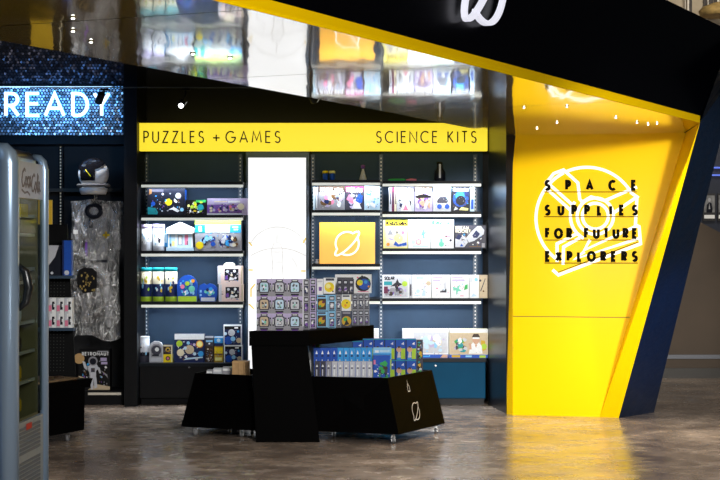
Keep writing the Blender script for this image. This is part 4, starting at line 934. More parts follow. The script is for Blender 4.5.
for r_i in range(2):
    for c_i in range(6):
        xa = 352+c_i*10.7; Yk = 13.26; zb_ = ZD+.006+r_i*.1653; zt_ = (.711 if c_i == 0 else .728) if r_i else ZD+.006+.1648
        X0, X1 = XP(xa, Yk)+.0006, XP(xa+10.7, Yk)-.0006; a = (X1-X0)/(zt_-zb_)
        mb = MB(); mb.box(X0, X1, Yk, Yk+.09, zb_, zt_, 'blue')
        paint(mb, front_map(X0, zb_, X1-X0, zt_-zb_, Yk), [R_('lime', .58, .05, .98, .55), R_('navy', .0, .0, .1, 1), C_('skin', .4, .5, .13, a), ('cocoa', [(.28,.55),(.3,.66),(.5,.66),(.52,.55),(.4,.6)]), ('lgrey', [(.22,.12),(.3,.38),(.5,.38),(.56,.12)]), ('white', [(.6,.76),(.85,.86),(.85,.72)]), R_('azure', .2, .02, .55, .1), R_('teal', 0, .96, 1, 1)], 1, 1)
        tag(mb.build('portrait_kit_box'), f'blue and lime portrait kit in the trolley, {"upper" if r_i else "lower"} tier, {ORD[c_i]} from the plinth', 'box', 'portrait kits at the back of the trolley')
    carton('portrait_kit_end', f'dark patterned kit end at the right of the {"upper" if r_i else "lower"} portrait kits', 'box', 416.4, 423, 340 if r_i else 359.6, 13.27, ZD+.006+r_i*.1653, .07, 'dim', lambda a: blobs(rng, 18, ['teal','mustard','cocoa','skin','green','lgrey','ink'], asp=a, s0=.1, s1=.2))
carton('small_card', 'small yellow and white box peeking above the deep blue boxes', 'box', 308.6, 320, 342.4, 13.12, ZD, .05, 'white', lambda a: [R_('yellow', .6, .86, 1, 1), R_('pink', .3, .9, .55, .96)])
# goods in the left trolley
tanm = mat('kraft_card', (.46, .28, .12), .7, var=.15, scale=25)
t = thing('cardboard_carton', (XP(241, 12.98), 13.04, ZD), 'open brown cardboard carton in the left trolley against the plinth', 'carton')
X0, X1 = XP(232.3, 12.98), XP(248.8, 12.98)
MB().box(X0, X1, 12.98, 13.12, ZD, ZP(361.6, 12.98), tanm).build('body', t)
mb = MB()
for k in (.36, .68): mb.box(X0+(X1-X0)*k-.001, X0+(X1-X0)*k+.001, 12.9775, 12.9795, ZD+.01, ZP(361.6, 12.98), 'brown')
mb.box(X0-.002, X1+.002, 12.976, 12.9798, ZP(363, 12.98), ZP(361.2, 12.98), 'tan')
mb.build('tape_seam', t)
for i, (xa, xb, yt) in enumerate(((206.4, 212.6, 370.5), (213, 221.8, 368.8), (222.2, 231, 367.6))):
    carton('flat_game_box', f'flat grey game box in the left trolley, {["farthest from", "middle one near", "closest to"][i]} the cardboard carton', 'box', xa, xb, yt, 13.14, ZD, .12, ['grey', 'lgrey', 'grey'][i], lambda a: [R_('white', .05, .8, .95, .95)], 'flat game boxes in the left trolley')

# ------------------------------------------------------------------ costume wall, left
YL = 15.9
back_dark = mat('costume_wall_panel', (.012, .012, .014), .5, var=.15)
t = thing('slotted_upright', Vector((XP(60, YL), YL, .1)), 'black slotted wall upright behind the costume, with pale slots', 'shelf upright')
mb = MB(); xu = XP(60, YL); mb.box(xu-.02, xu+.02, YL+.03, WB-.001, .1, 2.5, black_metal); mb.build('rail', t)
mb = MB(); z = 1.0
while z < 2.48:
    mb.box(xu-.006, xu+.006, YL+.027, YL+.0295, z, z+.017, mat('lit_slot_cream', (.75, .68, .5), .5, emit=.12)); z += .029  # pale tone and faint glow imitate lit perforations
mb.build('slots', t)
mb = MB(); mb.box(XP(-60, YL), XP(122, YL), YL-.02, YL+.02, ZP(192, YL), ZP(188.5, YL), mat('bronze_rail', (.035, .03, .02), .5)); tag(mb.build('hanging_rail'), 'thin dark horizontal rail behind the helmet', 'rail')
mb = MB(); mb.box(XP(-60, YL), XP(124, 15.3), 15.5, 15.9, ZP(144, 15.5), ZP(136, 15.5), mat('canopy_trim', (.006, .009, .012), .5, spec=.1)); tag(mb.build('canopy_board'), 'dark horizontal board under the sequin sign', 'board')

# toy astronaut helmet
wh = mat('helmet_white', (.72, .74, .78), .3, var=.06, scale=8); vz = mat('helmet_visor', (.006, .006, .008), .08)
c = P(93.5, 194.5, 15.35); t = thing('astronaut_helmet', c, 'white toy astronaut helmet with black dome above the bagged suit', 'helmet')
mb = MB(); R = .138
prof = [(.11, .0), (.125, .03), (.128, .055), (.105, .062)]+[(R*math.cos(math.radians(a)), .185+R*math.sin(math.radians(a))) for a in range(-45, 91, 9)]+[(.002, .185+R)]
mb.lathe(prof, c, wh, 28, sy=.95); mb.build('shell', t)
cs = c+Vector((0, 0, .185))
def sph(az, el, r): return cs+Vector((math.sin(az)*math.cos(el)*r, -math.cos(az)*math.cos(el)*(r*.95+.002), math.sin(el)*r))
mb = MB()
for i in range(14):
    for j in range(9):
        def q(i_, j_):
            az = -2.9+5.8*i_/14; el0 = .75-.6*max(0, math.cos(az*.9+.35))**1; el = el0+(1.5-el0)*j_/9
            return sph(az, el, R+.009)
        mb.face([q(i, j), q(i+1, j), q(i+1, j+1), q(i, j+1)], vz, True)
mb.build('black_dome', t)
mb = MB()
for i in range(10):
    for j in range(8):
        def q(i_, j_): return sph(-.80+1.05*i_/10, -.45+.9*j_/8, R+.010)
        mb.face([q(i, j), q(i+1, j), q(i+1, j+1), q(i, j+1)], vz, True)
mb.build('visor', t)
mb = MB(); mb.tube([sph(-.35+.07*k, .22-.08*k, R+.014) for k in range(6)], .003, 'yellow', 6); mb.build('yellow_stripe', t)
mb = MB(); ring = mat('ribbed_grey', (.13, .13, .14), .6, bump=.3, scale=90)
pts = [c+Vector((math.cos(2*math.pi*k/28)*.138, math.sin(2*math.pi*k/28)*.13, .082)) for k in range(29)]
mb.tube(pts, .014, ring, 8, caps=False); mb.build('neck_ring', t)
mb = MB(); mb.tube([c+Vector((.01, 0, -.001)), c+Vector((.01, 0, -.042))], .006, chrome, 8); mb.tube([c+Vector((.01, 0, -.03)), c+Vector((.03, -.01, -.036))], .005, chrome, 6); mb.build('stand_rod', t)

# suit in its clear bag
def skin(name, verts, edges, radii, m_, parent, sub=1):
    me = bpy.data.meshes.new(name); org = Vector(parent['_w'])
    me.from_pydata([tuple(Vector(v)-org) for v in verts], edges, []); o = bpy.data.objects.new(name, me); COL.objects.link(o); o.parent = parent
    o['_w'] = list(org)
    md = o.modifiers.new('skin', 'SKIN')
    if not me.skin_vertices: 
        pass
    for i, sv in enumerate(me.skin_vertices[0].data): sv.radius = radii[i]; sv.use_root = (i == 0)
    s2 = o.modifiers.new('sub', 'SUBSURF'); s2.levels = sub; s2.render_levels = sub
    tx = bpy.data.textures.new('crease', 'CLOUDS'); tx.noise_scale = .06
    dm = o.modifiers.new('creases', 'DISPLACE'); dm.texture = tx; dm.strength = .02
    me.materials.append(m_); return o
suitm = mat('suit_fabric', (.34, .34, .36), .6, var=.45, scale=14, bump=.5)
c0 = P(96, 200, 15.42); t = thing('space_suit', P(96, 335, 15.42), 'grey childrens space suit hanging inside a clear plastic bag', 'costume')
px_ = lambda x, y, dy=0: tuple(P(x, y, 15.5)+Vector((0, dy, 0)))
sv_ = [px_(97, 262), px_(97, 240), px_(96, 215), px_(96, 206), px_(84, 208), px_(78, 225), px_(75, 252), px_(108, 208), px_(115, 225), px_(118, 252), px_(88, 280), px_(86, 305), px_(85, 326), px_(107, 280), px_(109, 305), px_(110, 328)]
se_ = [(0,1),(1,2),(2,3),(2,4),(4,5),(5,6),(2,7),(7,8),(8,9),(0,10),(10,11),(11,12),(0,13),(13,14),(14,15)]
try:
    me_t = None
    import bmesh
    def skin2(name, verts, edges, radii, m_, parent, sub=2):
        org = Vector(parent['_w']); bm = bmesh.new(); lay = bm.verts.layers.skin.verify()
        vs = []
        for k, v in enumerate(verts):
            b_ = bm.verts.new(Vector(v)-org); b_[lay].radius = radii[k]; b_[lay].use_root = (k == 0); vs.append(b_)
        for a_, b_ in edges: bm.edges.new((vs[a_], vs[b_]))
        me = bpy.data.meshes.new(name); bm.to_mesh(me); bm.free()
        o = bpy.data.objects.new(name, me); COL.objects.link(o); o.parent = parent; o['_w'] = list(org)
        md = o.modifiers.new('skin', 'SKIN'); md.use_smooth_shade = True
        s2 = o.modifiers.new('sub', 'SUBSURF'); s2.levels = sub; s2.render_levels = sub
        tx = bpy.data.textures.new('crease', 'CLOUDS'); tx.noise_scale = .05
        dm = o.modifiers.new('creases', 'DISPLACE'); dm.texture = tx; dm.strength = .02
        me.materials.append(m_); return o
    skin2('suit_body', sv_, se_, [(.10,.05)]+[(.11,.055)]*2+[(.05,.04)]+[(.05,.04),(.045,.04),(.035,.03)]*2+[(.07,.05),(.065,.045),(.055,.04)]*2, suitm, t)
except Exception as ex_:
    print('skin failed', ex_)
mb = MB(); f = lambda u, v, t_=0.0: P(u, -v, 15.425)+Vector((0, -t_, 0))
for p, m_ in ((rect(103, -236, 109.5, -234.2), 'yellow'), (rect(105, -238, 107, -231.5), 'mustard'), (rect(88, -262.5, 107, -259.8), 'ink'), (rect(73.5, -234, 78, -230), 'white'), (rect(89, -228, 93, -216), 'ink'), (rect(85, -258, 87.5, -240), 'purple')):
    mb = MB(); mb.slab(p, f, m_, 0, .002); mb.build('patch', t)
mb = MB()
pts = [P(94+7*math.cos(k/12*math.pi*2), 211+6*math.sin(k/12*math.pi*2), 15.42) for k in range(13)]
mb.tube(pts, .022, 'ink', 8, caps=False)
mb.build('neck_ring', t)
def plastic():
    m = bpy.data.materials.new('clear_crinkled_plastic'); m.use_nodes = True
    nt = m.node_tree; nt.nodes.clear(); L = nt.links.new
    out = nt.nodes.new('ShaderNodeOutputMaterial'); tr = nt.nodes.new('ShaderNodeBsdfTransparent'); gl = nt.nodes.new('ShaderNodeBsdfGlossy'); df = nt.nodes.new('ShaderNodeBsdfDiffuse')
    gl.inputs['Roughness'].default_value = .22; gl.inputs['Color'].default_value = (1, 1, 1, 1); df.inputs['Color'].default_value = (.7, .72, .75, 1)
    tr.inputs['Color'].default_value = (.95, .96, .97, 1)
    tc = nt.nodes.new('ShaderNodeTexCoord'); n = nt.nodes.new('ShaderNodeTexNoise'); n.inputs['Scale'].default_value = 14; n.inputs['Detail'].default_value = 5; n.inputs['Distortion'].default_value = 1.2
    mp = nt.nodes.new('ShaderNodeMapping'); mp.inputs['Scale'].default_value = (1.6, 1, .7); L(tc.outputs['Object'], mp.inputs[0])
    L(mp.outputs[0], n.inputs['Vector'])
    bp = nt.nodes.new('ShaderNodeBump'); bp.inputs['Strength'].default_value = .9; bp.inputs['Distance'].default_value = .06
    L(n.outputs['Fac'], bp.inputs['Height']); L(bp.outputs[0], gl.inputs['Normal']); L(bp.outputs[0], df.inputs['Normal'])
    r = nt.nodes.new('ShaderNodeValToRGB'); r.color_ramp.elements[0].position = .42; r.color_ramp.elements[1].position = .66
    r.color_ramp.elements[0].color = (.22, .22, .22, 1); r.color_ramp.elements[1].color = (.95, .95, .95, 1)
    L(n.outputs['Fac'], r.inputs['Fac'])
    m1 = nt.nodes.new('ShaderNodeMixShader'); m1.inputs[0].default_value = .45; L(gl.outputs[0], m1.inputs[1]); L(df.outputs[0], m1.inputs[2])
    m2 = nt.nodes.new('ShaderNodeMixShader'); L(r.outputs['Color'], m2.inputs[0]); L(tr.outputs[0], m2.inputs[1]); L(m1.outputs[0], m2.inputs[2])
    L(m2.outputs[0], out.inputs['Surface']); return m
pl = plastic()
mb = MB(); NU, NV = 26, 60
def bagpt(i, j, s):
    u, v = i/NU, j/NV
    edge = math.sin(math.pi*u)**.5 if 0 < u < 1 else 0
    lo = 70+ (3 if v > .9 else 0)+2*math.sin(v*9); hi = 122-3*v+1.5*math.sin(v*7+1)
    x = lo+(hi-lo)*u; y = 199+ (8*abs(u-.45) if v == 0 else 0)+ (337-199)*v - (4*math.sin(u*6) if v == 1 else 0)
    p = P(x, y, 15.5)
    d = (.085+.03*noise.noise(Vector((u*5, v*11, s*3)))+.012*noise.noise(Vector((u*17, v*30, s))))*edge
    return p+Vector((0, -s*max(d, 0), 0))
for s in (1,):
    for i in range(NU):
        for j in range(NV): mb.face([bagpt(i, j+1, s), bagpt(i+1, j+1, s), bagpt(i+1, j, s), bagpt(i, j, s)], pl, True)
mb.build('plastic_bag', t)
mb = MB(); hk = P(97, 199, 15.43); mb.tube([hk, hk+Vector((0,0,.04)), hk+Vector((.02,0,.06)), hk+Vector((.03,0,.045))], .004, chrome, 8); mb.build('hanger_hook', t)
# gold patterned pouch on the suit
gold = mat('gold_print', (.45, .33, .1), .35, .4, var=.5, scale=60)
c = P(87, 292, 15.3); t = thing('pouch', c, 'black pouch with a gold pattern hanging over the bagged suit', 'pouch')
mb = MB(); f = lambda u, v, t_=0.0: P(u, -v, 15.36)+Vector((0, -t_, 0))
poly = [(79,-270),(84,-267.5),(92,-268),(97,-272),(97,-287),(93,-292),(83,-293),(78,-286),(77,-276)]
mb.slab(poly, f, 'black', -.02, .01); mb.build('body', t, bevel=.004)
mb = MB()
r = random.Random(3)
for k in range(26):
    x, y = 87+r.gauss(0, 3.6), -281+r.gauss(0, 5); x = min(max(x, 80.5), 94.5); y = min(max(y, -290), -271)
    mb.slab(disc(x, y, r.uniform(.5, 1.3), r.uniform(.5, 1.6), 5), f, gold, .0112, .0125)
mb.build('gold_pattern', t)

# astronaut poster box on the low shelf
t = thing('low_shelf', P(100, 405, 15.5), 'black low shelf with bright edge below the bagged suit', 'shelf')
MB().box(XP(56, 15.45), XP(122.5, 15.45), 15.45, 15.88, .09, zs(391), black_metal).build('deck', t)
MB().box(XP(56, 15.45), XP(122.5, 15.45), 15.47, 15.86, 0, .089, black_metal).build('plinth', t)
MB().box(XP(88, 15.44), XP(121, 15.44), 15.438, 15.449, ZP(395, 15.44), ZP(392.6, 15.44), mat('lip_warm', (.6, .56, .48), .4, emit=.06)).build('price_strip', t)
ast = lambda a: [R_('black', .0, .0, 1, 1), ('sand', [(0,.02),(.25,.3),(.1,.34),(0,.36)]), ('sand', [(.3,.02),(.55,.16),(1,.10),(1,.02)]), C_('tan', .02, .78, .13, a),
     ('lgrey', [(.34,.28),(.37,.62),(.26,.58),(.21,.70),(.12,.72),(.18,.55),(.3,.48),(.36,.42)]), ('lgrey', [(.36,.3),(.36,.66),(.56,.66),(.6,.62),(.62,.52),(.56,.48),(.56,.28)]),
     ('lgrey', [(.36,.32),(.40,.02),(.47,.04),(.48,.3)]), ('lgrey', [(.48,.3),(.51,.05),(.6,.08),(.57,.32)]), C_('grey', .46, .72, .115, a), C_('ink', .46, .71, .08, a), ('lgrey', [(.56,.62),(.68,.55),(.72,.42),(.66,.42),(.62,.52)]),
     R_('dim', .4, .45, .52, .55), ('grey', [(.7,.5),(.9,.4),(.95,.3),(.8,.42)]), R_('lilac', .7, .72, .9, .8), R_('lilac', .72, .64, .92, .7), T_('white', 'RETRONAUT', .12, .96, .86, .07, .022, a), R_('lgrey', .6, .945, .95, .965)]
carton('costume_box', 'black box reading RETRONAUT with a white astronaut picture', 'box', 78.5, 110, 349.5, 15.48, zs(391)+.0006, .12, 'black', ast)

# left gondola: slatted shelves above a wheeled base, half hidden by the fridge
t = thing('gift_trolley', (-2.4, 12.6, 0), 'black wheeled gift stand with two shelves, half hidden by the fridge', 'display trolley')
mb = MB(); prism(mb, [(-2.46, 11.93), (-2.075, 12.8), (-2.62, 13.05), (-3.0, 12.2)], .07, [(-2.44, 11.95), (-2.07, 12.8), (-2.62, 13.05), (-3.0, 12.2)], .39, black_laminate); mb.build('base', t, bevel=.004)
mb = MB(); prism(mb, [(-2.46, 11.9), (-2.04, 12.84), (-2.62, 13.1), (-3.02, 12.15)], .391, [(-2.46, 11.9), (-2.02, 12.86), (-2.62, 13.1), (-3.02, 12.15)], .455, black_laminate); mb.build('tray', t)
caster(t, XP(68, 12.68), 12.66); caster(t, -2.6, 12.95); caster(t, -2.9, 12.3)
YG = 12.98
pegm = mat('pegboard', (.003, .0035, .004), .6, spec=.1)
mb = MB(); mb.hexa([(-2.9, YG, .456), (XP(75.5, YG), YG, .456), (XP(75.5, YG), YG+.02, .456), (-2.9, YG+.02, .456)], [(-2.9, YG+.05, 1.62), (XP(66, YG), YG+.05, 1.62), (XP(66, YG), YG+.07, 1.62), (-2.9, YG+.07, 1.62)], pegm)
z = .50
while z < 1.24:
    x = XP(50, YG)
    while x < XP(65, YG):
        yy = YG+.05*(z-.456)/1.164-.002
        mb.box(x, x+.005, yy, yy+.001, z, z+.005, mat('peg_hole', (.05, .05, .045), .6)); x += .025
    z += .025
mb.build('pegboard', t)
shz = [ZP(327.5, 12.9), ZP(275.5, 12.9)]
for z in shz:
    mb = MB(); mb.box(-2.85, XP(73.5, 12.84), 12.84, YG-.001, z-.022, z, blue_steel); mb.build('shelf', t)
sign_y = mat('yellow_sign_board', (.8, .5, .03), .4, var=.05, emit=.12)
mb = MB(); mb.box(XP(30, 13.6), XP(52, 13.6), 13.6, 13.62, ZP(241, 13.6), ZP(200, 13.6), sign_y); mb.box(XP(40, 13.6), XP(42, 13.6), 13.6, 13.62, 0, ZP(241, 13.6), black_metal)
tag(mb.build('yellow_notice_board'), 'narrow yellow notice board edge standing behind the fridge', 'sign')
for r_i in range(2):
    for c_i in range(3):
        xa = 48+c_i*8.2; zb_ = shz[0]+.0006+r_i*.113
        X0, X1 = XP(xa, 12.86)+.001, XP(xa+8, 12.86)-.001
        mb = MB(); mb.box(X0, X1, 12.86, 12.95, zb_, zb_+.1125, 'white')
        paint(mb, front_map(X0, zb_, X1-X0, .1125, 12.86), [R_('lgrey', .0, .0, .5, 1), R_('pink', .05, .1, .45, .5), ('ink', [(.5,.2),(.5,.75),(.8,.75),(.85,.6),(.7,.6),(.7,.4),(.85,.35),(.8,.2)]), R_('white', .3, .6, .48, .95)], 1, 1)
        tag(mb.build('mug_box'), f'pink and white mug box, {["lower","upper"][r_i]} row, {["beside the fridge","middle one","nearest the suit"][c_i]}', 'box', 'mug boxes on the gift stand')
zb_ = shz[1]+.0006
carton('gift_box', 'blue upright gift box on the upper shelf of the gift stand', 'box', 62, 71.5, 240.5, 12.87, zb_, .08, 'blue', lambda a: [R_('navy', 0, 0, .2, 1), C_('lgrey', .5, .08, .07, a)])
mb = MB(); f = lambda u, v, t_=0.0: P(u, -v, 12.87)+Vector((0, -t_, 0))
mb.slab([(48,-271.5),(60.5,-271.5),(60.5,-241),(48,-241)], f, 'ink', -.06, 0); mb.slab([(48.2,-262),(55,-253),(59,-241.4),(48.2,-241.4)], f, 'lgrey', .0006, .002); mb.slab(disc(52, -269, 1.4), f, 'lgrey', .0006, .002)
o = mb.build('gift_pack'); o.location.z = zb_; tag(o, 'dark pack with a pale slanted corner next to the fridge', 'pack')
t = thing('brown_tray', (-2.4, 12.6, .456), 'shallow brown cardboard tray on the base of the gift stand', 'tray')
mb = MB(); prism(mb, [(-2.44, 12.0), (-2.12, 12.74), (-2.5, 12.9), (-2.8, 12.2)], .4565, [(-2.45, 11.98), (-2.10, 12.76), (-2.5, 12.92), (-2.82, 12.18)], .47, mat('brown_card', (.22, .14, .07), .7, var=.4, scale=16)); mb.build('tray_body', t)
for k, (x, y, r_) in enumerate(((-2.3, 12.55, .05), (-2.25, 12.7, .04), (-2.42, 12.4, .05))):
    tag(MB().lathe([(r_, 0), (r_*.9, .012), (r_*.4, .016)], (x, y, .4705), 'cocoa', 10).build('cookie_pack'), ['dark round pack in the middle of the brown tray', 'smallest dark round pack at the far end of the brown tray', 'dark round pack nearest the fridge on the brown tray'][k], 'pack', 'dark packs on the brown tray')

# ------------------------------------------------------------------ sequin wall with lit word
YS = 15.42
t = thing('sequin_sign', P(50, 134, YS), 'shimmering sequin wall with glowing white letters READY', 'sign')
mb = MB(); mb.box(XP(-60, YS), XP(123.5, YS), YS+.03, YS+.06, ZP(135, YS), ZP(20, YS), mat('sequin_backing', (.008, .012, .022), .5)); mb.build('backing', t)
seq = mat('sequin_foil', (.5, .62, .75), .34, .85)
seq2 = mat('sequin_foil_dark', (.10, .10, .14), .35, .8)
r = random.Random(5)
def seqs(y0, y1, name, ms):
    mb = MB(); y = y0
    k = 0
    while y < y1:
        x = -6+(k % 2)*1.6
        while x < 122.5:
            c = P(x, y, YS+.015); rr = .0125
            n = Vector((r.gauss(0, ms[2]), -1, r.gauss(0, ms[2]))).normalized()
            a = n.orthogonal().normalized(); b_ = n.cross(a)
            mb.face([c+(a*math.cos(q*math.pi/3)+b_*math.sin(q*math.pi/3))*rr for q in range(6)][::1], ms[0] if r.random() > .35 else ms[1])
            x += 3.2
        y += 2.9; k += 1
    o = mb.build(name, t); return o
tag(seqs(42, 83.5, 'upper_sequins', (seq2, seq2, .3)), kind='stuff'); tag(seqs(87.5, 134.5, 'lower_sequins', (seq, seq, .24)), kind='stuff')
mb = MB(); mb.box(XP(-60, YS), XP(123.5, YS), YS-.01, YS+.02, ZP(86, YS), ZP(84, YS), black_metal); mb.build('divider', t)
readym = mat('ready_letter', (1, 1, 1), .4, emit=1.6, ecol=(.86, .95, 1))
halo = mat('ready_halo', (.1, .5, 1), .4, emit=4.0, ecol=(.1, .45, 1))
Yr = YS-.05
xs_ = {'R': (6, 18.5), 'E': (27.3, 39), 'A': (45.5, 64), 'D': (73, 87.5), 'Y': (94.5, 109)}
for ch, (xa, xb) in xs_.items():
    kk = (xb-xa)/(G[ch][0]*22)
    f = lambda u, v, t_=0.0: P(u, -v, Yr)+Vector((0, -t_, 0))
    mb = MB()
    for st_ in G[ch][1]:
        for p in ribbon([(xa+px2*22*kk, -115.5+py2*22) for px2, py2 in st_], 2.8): mb.slab(p, f, readym, 0, .02)
    L_ = mb.build('letter', t); L_['label'] = 'glowing white letter '+ch
    mb = MB()
    for st_ in G[ch][1]:
        for p in ribbon([(xa+px2*22*kk, -115.5+py2*22) for px2, py2 in st_], 3.4): mb.slab(p, f, halo, -.006, -.001)
    mb.build('halo_led', L_)
mb = MB(); mb.box(XP(-20, YS), XP(112, YS), YS-.02, YS-.011, ZP(87.4, YS), ZP(86.6, YS), mat('cool_strip', (.6, .8, 1), .4, emit=1.3, ecol=(.6, .85, 1))); mb.build('light_strip', t)
lamp('sequin_blue_fill', 'AREA', (XP(50, YS), YS-.55, ZP(150, YS)), tuple(P(50, 120, YS)), 3.6, (.2, .5, 1), (1.1, .05))  # added unseen blue lamps imitating the letters' glow on the sequins
lamp('sequin_blue_fill', 'AREA', (XP(50, YS), YS-.3, ZP(92, YS)), tuple(P(50, 116, YS)), 2.6, (.15, .45, 1), (1.1, .05))

# track with spotlights
YT = 15.1
t = thing('lighting_track', P(120, 87, YT), 'thin ceiling track running above the yellow header', 'track')
MB().box(XP(30, YT), XP(262, YT), YT-.01, YT+.01, ZP(88, YT), ZP(87, YT), mat('track_rail', (.14, .16, .17), .3, .5)).build('rail', t)
def spot(px, py, aim, label, lit, name='track_spotlight'):
    top_ = P(px+4, 88.2, YT); c = P(px, py, YT-.02); t = thing(name, top_, label, 'spotlight', 'spotlights above the header')
    a = Vector(aim).normalized()
    m = MB(); m.box(top_.x-.03, top_.x+.04, YT-.012, YT+.012, top_.z-.02, top_.z-.002, black_metal); m.tube([top_-up*.02, top_-up*.06, c-a*.01], .008, black_metal, 8); m.build('arm', t)
    m = MB(); m.tube([c-a*.06, c-a*.05, c+a*.04, c+a*.05], [.02, .03, .036, .036], black_metal, 16); m.build('housing', t)
    m = MB(); m.tube([c+a*.0505, c+a*.053], [.022, .022], mat('spot_lens', (1, 1, 1), .3, emit=9, ecol=(1, 1, .92)) if lit else mat('spot_glass', (.1, .1, .12), .1), 16); m.build('lens', t)
    m = MB(); e = c+a*.056; m.hexa([e+Vector((.02,-.002,-.01)), e+Vector((.023,-.002,-.01)), e+Vector((.023,.002,-.01)), e+Vector((.02,.002,-.01))], [e+Vector((.052,-.002,.035)), e+Vector((.055,-.002,.035)), e+Vector((.055,.002,.035)), e+Vector((.052,.002,.035))], lip_white); m.build('barn_door', t)
spot(181.5, 104, (0, -.9, -.35), 'lit spotlight on the track above the letters of PUZZLES', True)
spot(100, 98, (-.35, .5, -.6), 'unlit black spotlight in front of the sequin letter Y', False)
spot(312.5, 97, (.3, .7, -.6), 'dark spotlight half hidden by the yellow beam above the light box', False)
# spot lamps added off the track to brighten suit, plinth and trolley goods
lamp('display_fill_spot', 'SPOT', tuple(P(60, 60, 14.9)), tuple(P(95, 270, 15.4)), 130, (1, .96, .9), spot=50, radius=.04)
lamp('display_fill_spot', 'SPOT', tuple(P(315, 95, 14.3)), tuple(P(335, 300, 13.1)), 30, (.95, .97, 1), spot=60, radius=.04)
lamp('display_fill_spot', 'SPOT', tuple(P(420, 110, 13.9)), tuple(P(380, 350, 12.8)), 22, (.95, .97, 1), spot=55, radius=.04)

# ------------------------------------------------------------------ drinks fridge
N0 = Vector((XP(15, 8.2), 8.2, 0)); dX = (Vector((-1.633, 8.87, 0))-N0); FW = dX.length; dX.normalize(); dZ = up; dN = Vector((dX.y, -dX.x, 0))   # outward normal of the front
def FR(u, d, z): return N0 + dX*u - dN*d + up*z       # u along the front, d into the cabinet
HF = 1.944
steel_b = mat('fridge_brushed_blue_steel', (.36, .50, .68), .28, .55, bump=.03, scale=3)
olive = mat('fridge_liner', (.13, .11, .05), .5, var=.2, scale=6)
t = thing('drinks_fridge', tuple(N0), 'tall chrome-edged glass door drinks fridge at the left edge', 'fridge')
t['_w'] = list(N0)
def fbox(mb, u0, u1, d0, d1, z0, z1, m_): mb.hexa([FR(u0,d0,z0), FR(u1,d0,z0), FR(u1,d1,z0), FR(u0,d1,z0)][::-1], [FR(u0,d0,z1), FR(u1,d0,z1), FR(u1,d1,z1), FR(u0,d1,z1)][::-1], m_)
mb = MB()
fbox(mb, .02, .05, .09, .62, .06, HF-.03, steel_b); fbox(mb, FW-.03, FW, .06, .62, .06, HF-.03, steel_b); fbox(mb, .05, FW-.03, .58, .62, .06, HF-.03, olive); fbox(mb, .05, .058, .06, .58, .12, HF-.08, olive); fbox(mb, FW-.042, FW-.031, .04, .58, .12, HF-.08, olive)
fbox(mb, .05, FW-.03, .06, .58, HF-.08, HF-.03, steel_b); fbox(mb, .05, FW-.03, .06, .58, .06, .12, steel_b); mb.build('cabinet', t)
mb = MB()
def post(mb, u, r, m_, zt):
    d0 = r-.012
    pts = [FR(u, d0, .05), FR(u, d0, zt-.07), FR(u, d0+.008, zt-.03), FR(u, d0+.026, zt-.008), FR(u, d0+.06, zt)]
    mb.tube(pts, [r, r, r*.95, r*.8, r*.6], m_, 18)
post(mb, .03, .048, steel_b, HF); mb.build('corner_post', t)
mb = MB(); post(mb, FW-.015, .023, steel_b, HF-.01); mb.build('corner_post', t)
mb = MB(); mb.tube([FR(-.02, .09, HF-.012), FR(-.02, .5, HF-.012)], [.04, .04], steel_b, 14); mb.tube([FR(.02, .1, HF-.02), FR(FW-.03, .1, HF-.02)], [.035, .035], mat('fridge_top_trim', (.2, .17, .17), .3, .5), 14); mb.build('top_rail', t)
mb = MB(); fbox(mb, .0, .02, .09, .62, .05, HF-.02, steel_b)
mb.build('side_panel', t)
mb = MB(); fbox(mb, .07, FW-.012, .012, .03, HF-.235, HF-.055, mat('fridge_header', (.30, .33, .40), .35, var=.05, emit=.04)); hd = mb.build('header_panel', t)
# script lettering on the header
def FM(u, v, t_=0.0): return N0 + dX*u + up*v + dN*(t_-.012)
mb = MB(); redm = mat('script_ink', (.03, .012, .015), .4)
def script(ch, x, y, h):
    S = {'C': [(.95,.95),(.7,1.05),(.3,.85),(.1,.4),(.25,.05),(.6,.05),(.95,.4)], 'o': [(.3,.6),(.1,.3),(.3,.02),(.55,.25),(.45,.58),(.3,.6),(.65,.5)], 'c': [(.5,.55),(.3,.6),(.1,.3),(.3,.02),(.6,.25)],
         'a': [(.5,.55),(.25,.6),(.08,.25),(.28,.02),(.5,.4),(.5,.6),(.48,.15),(.7,.1)], 'l': [(.2,.3),(.5,.95),(.3,1.05),(.2,.5),(.25,.05),(.5,.15)]}
    return [(x+a*h, y+b*h) for a, b in S[ch]]
for word, x0_, y0_, st_ in (('Coca', .175, HF-.18, .105), ('Cola', .375, HF-.20, .115)):
    x = x0_; h = .085
    for k, ch in enumerate(word):
        hh = h
        for p in ribbon(script(ch, x, y0_, hh), .013): mb.slab(p, FM, redm, .0, .001)
        x += {'C': .066, 'o': .045, 'c': .038, 'a': .047, 'l': .032}[ch]
for p in ribbon([(.18, HF-.195), (.24, HF-.21), (.30, HF-.203), (.35, HF-.218)], .01): mb.slab(p, FM, redm, 0, .001)
mb.build('script_lettering', hd)
glassm = bpy.data.materials.new('fridge_glass'); glassm.use_nodes = True
nt = glassm.node_tree; nt.nodes.clear(); o_ = nt.nodes.new('ShaderNodeOutputMaterial'); tr = nt.nodes.new('ShaderNodeBsdfTransparent'); gl = nt.nodes.new('ShaderNodeBsdfGlossy'); fr = nt.nodes.new('ShaderNodeMixShader'); fr.inputs[0].default_value = .04
gl.inputs['Roughness'].default_value = .05; tr.inputs['Color'].default_value = (.72, .76, .72, 1)
nt.links.new(tr.outputs[0], fr.inputs[1]); nt.links.new(gl.outputs[0], fr.inputs[2]); nt.links.new(fr.outputs[0], o_.inputs['Surface'])
mb = MB(); fbox(mb, .07, FW-.02, .018, .024, .62, HF-.24, glassm); mb.build('glass_door', t)
mb = MB(); fbox(mb, .07, FW-.012, .01, .03, .08, .60, mat('fridge_kick_panel', (.30, .36, .42), .4, .3, var=.08))
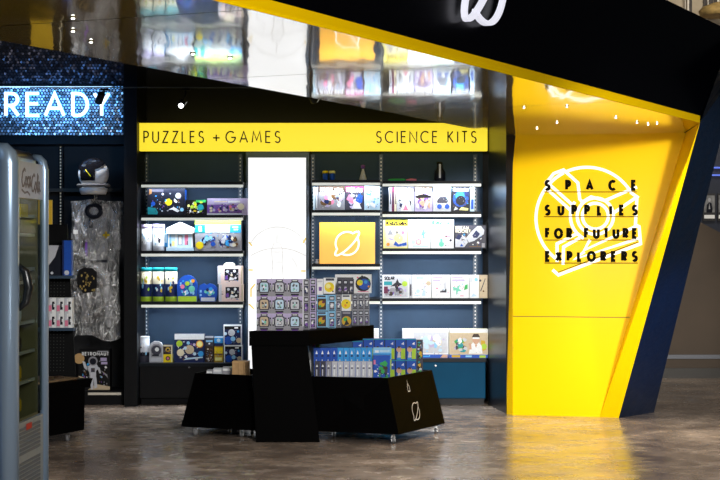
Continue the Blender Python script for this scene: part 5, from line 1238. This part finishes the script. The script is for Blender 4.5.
gm = mat('fridge_grille', (.10, .13, .17), .5)
for zz in (.10, .27, .44):
    for k in range(7): fbox(mb, .10, FW-.12, .006, .0098, zz+k*.02, zz+k*.02+.013, gm)
mb.build('vent_panel', t)
mb = MB(); fbox(mb, .25, .36, .004, .0058, .555, .585, 'red'); mb.build('red_badge', t)
mb = MB(); hp = [FR(.06, .0, ZP(310, 8.2)), FR(.07, -.035, ZP(303, 8.2)), FR(.07, -.05, ZP(288, 8.2)), FR(.07, -.035, ZP(272, 8.2)), FR(.06, .0, ZP(265, 8.2))]
mb.tube(hp, [.012, .02, .024, .02, .012], mat('handle_black', (.01, .012, .014), .25), 12); mb.build('handle', t)
for k, z in enumerate((.78, .93, 1.08, 1.285, 1.35, 1.525, 1.62)):
    mb = MB(); fbox(mb, .07, FW-.06, .06, .5, z, z+.008, chrome); fbox(mb, .07, FW-.06, .05, .0598, z-.007, z+.009, mat('wire_shelf_white', (.45, .47, .48), .4))
    mb.build('shelf', t)
mb = MB(); fbox(mb, .10, .22, .035, .048, 1.615, 1.68, 'yellow'); mb.build('price_tag', t); mb = MB(); fbox(mb, .26, .40, .035, .048, 1.615, 1.68, 'yellow'); mb.build('price_tag', t)
for r_i, z in enumerate((.62, .789, .939, 1.089)):
    for k in range(4):
        p = FR(.12+k*.13, .12, z if z != .62 else .622)
        cc = [('mustard', 'yellow'), ('cocoa', 'red'), ('lgrey', 'brown'), ('mustard', 'green')][(r_i+k) % 4]
        hh = .09
        m = MB().lathe([(.022, 0), (.025, .01), (.025, hh*.6), (.014, hh*.8), (.013, hh)], p, cc[0], 12)
        b_ = m.build('drink_bottle'); tag(b_, f'drink bottle in the fridge, {["cabinet floor","lowest shelf","second shelf","third shelf"][r_i]}, {["nearest","second from","third from","farthest from"][k]} the handle', 'bottle', 'bottles in the fridge')
        MB().lathe([(.0145, 0), (.0145, .014)], p+up*(hh+.0003), cc[1], 10).build('cap', b_)
t = None
lamp('fridge_light', 'AREA', tuple(FR(.35, .3, HF-.10)), tuple(FR(.35, .3, .5)), 1.2, (1, .9, .55), (.3, .2))
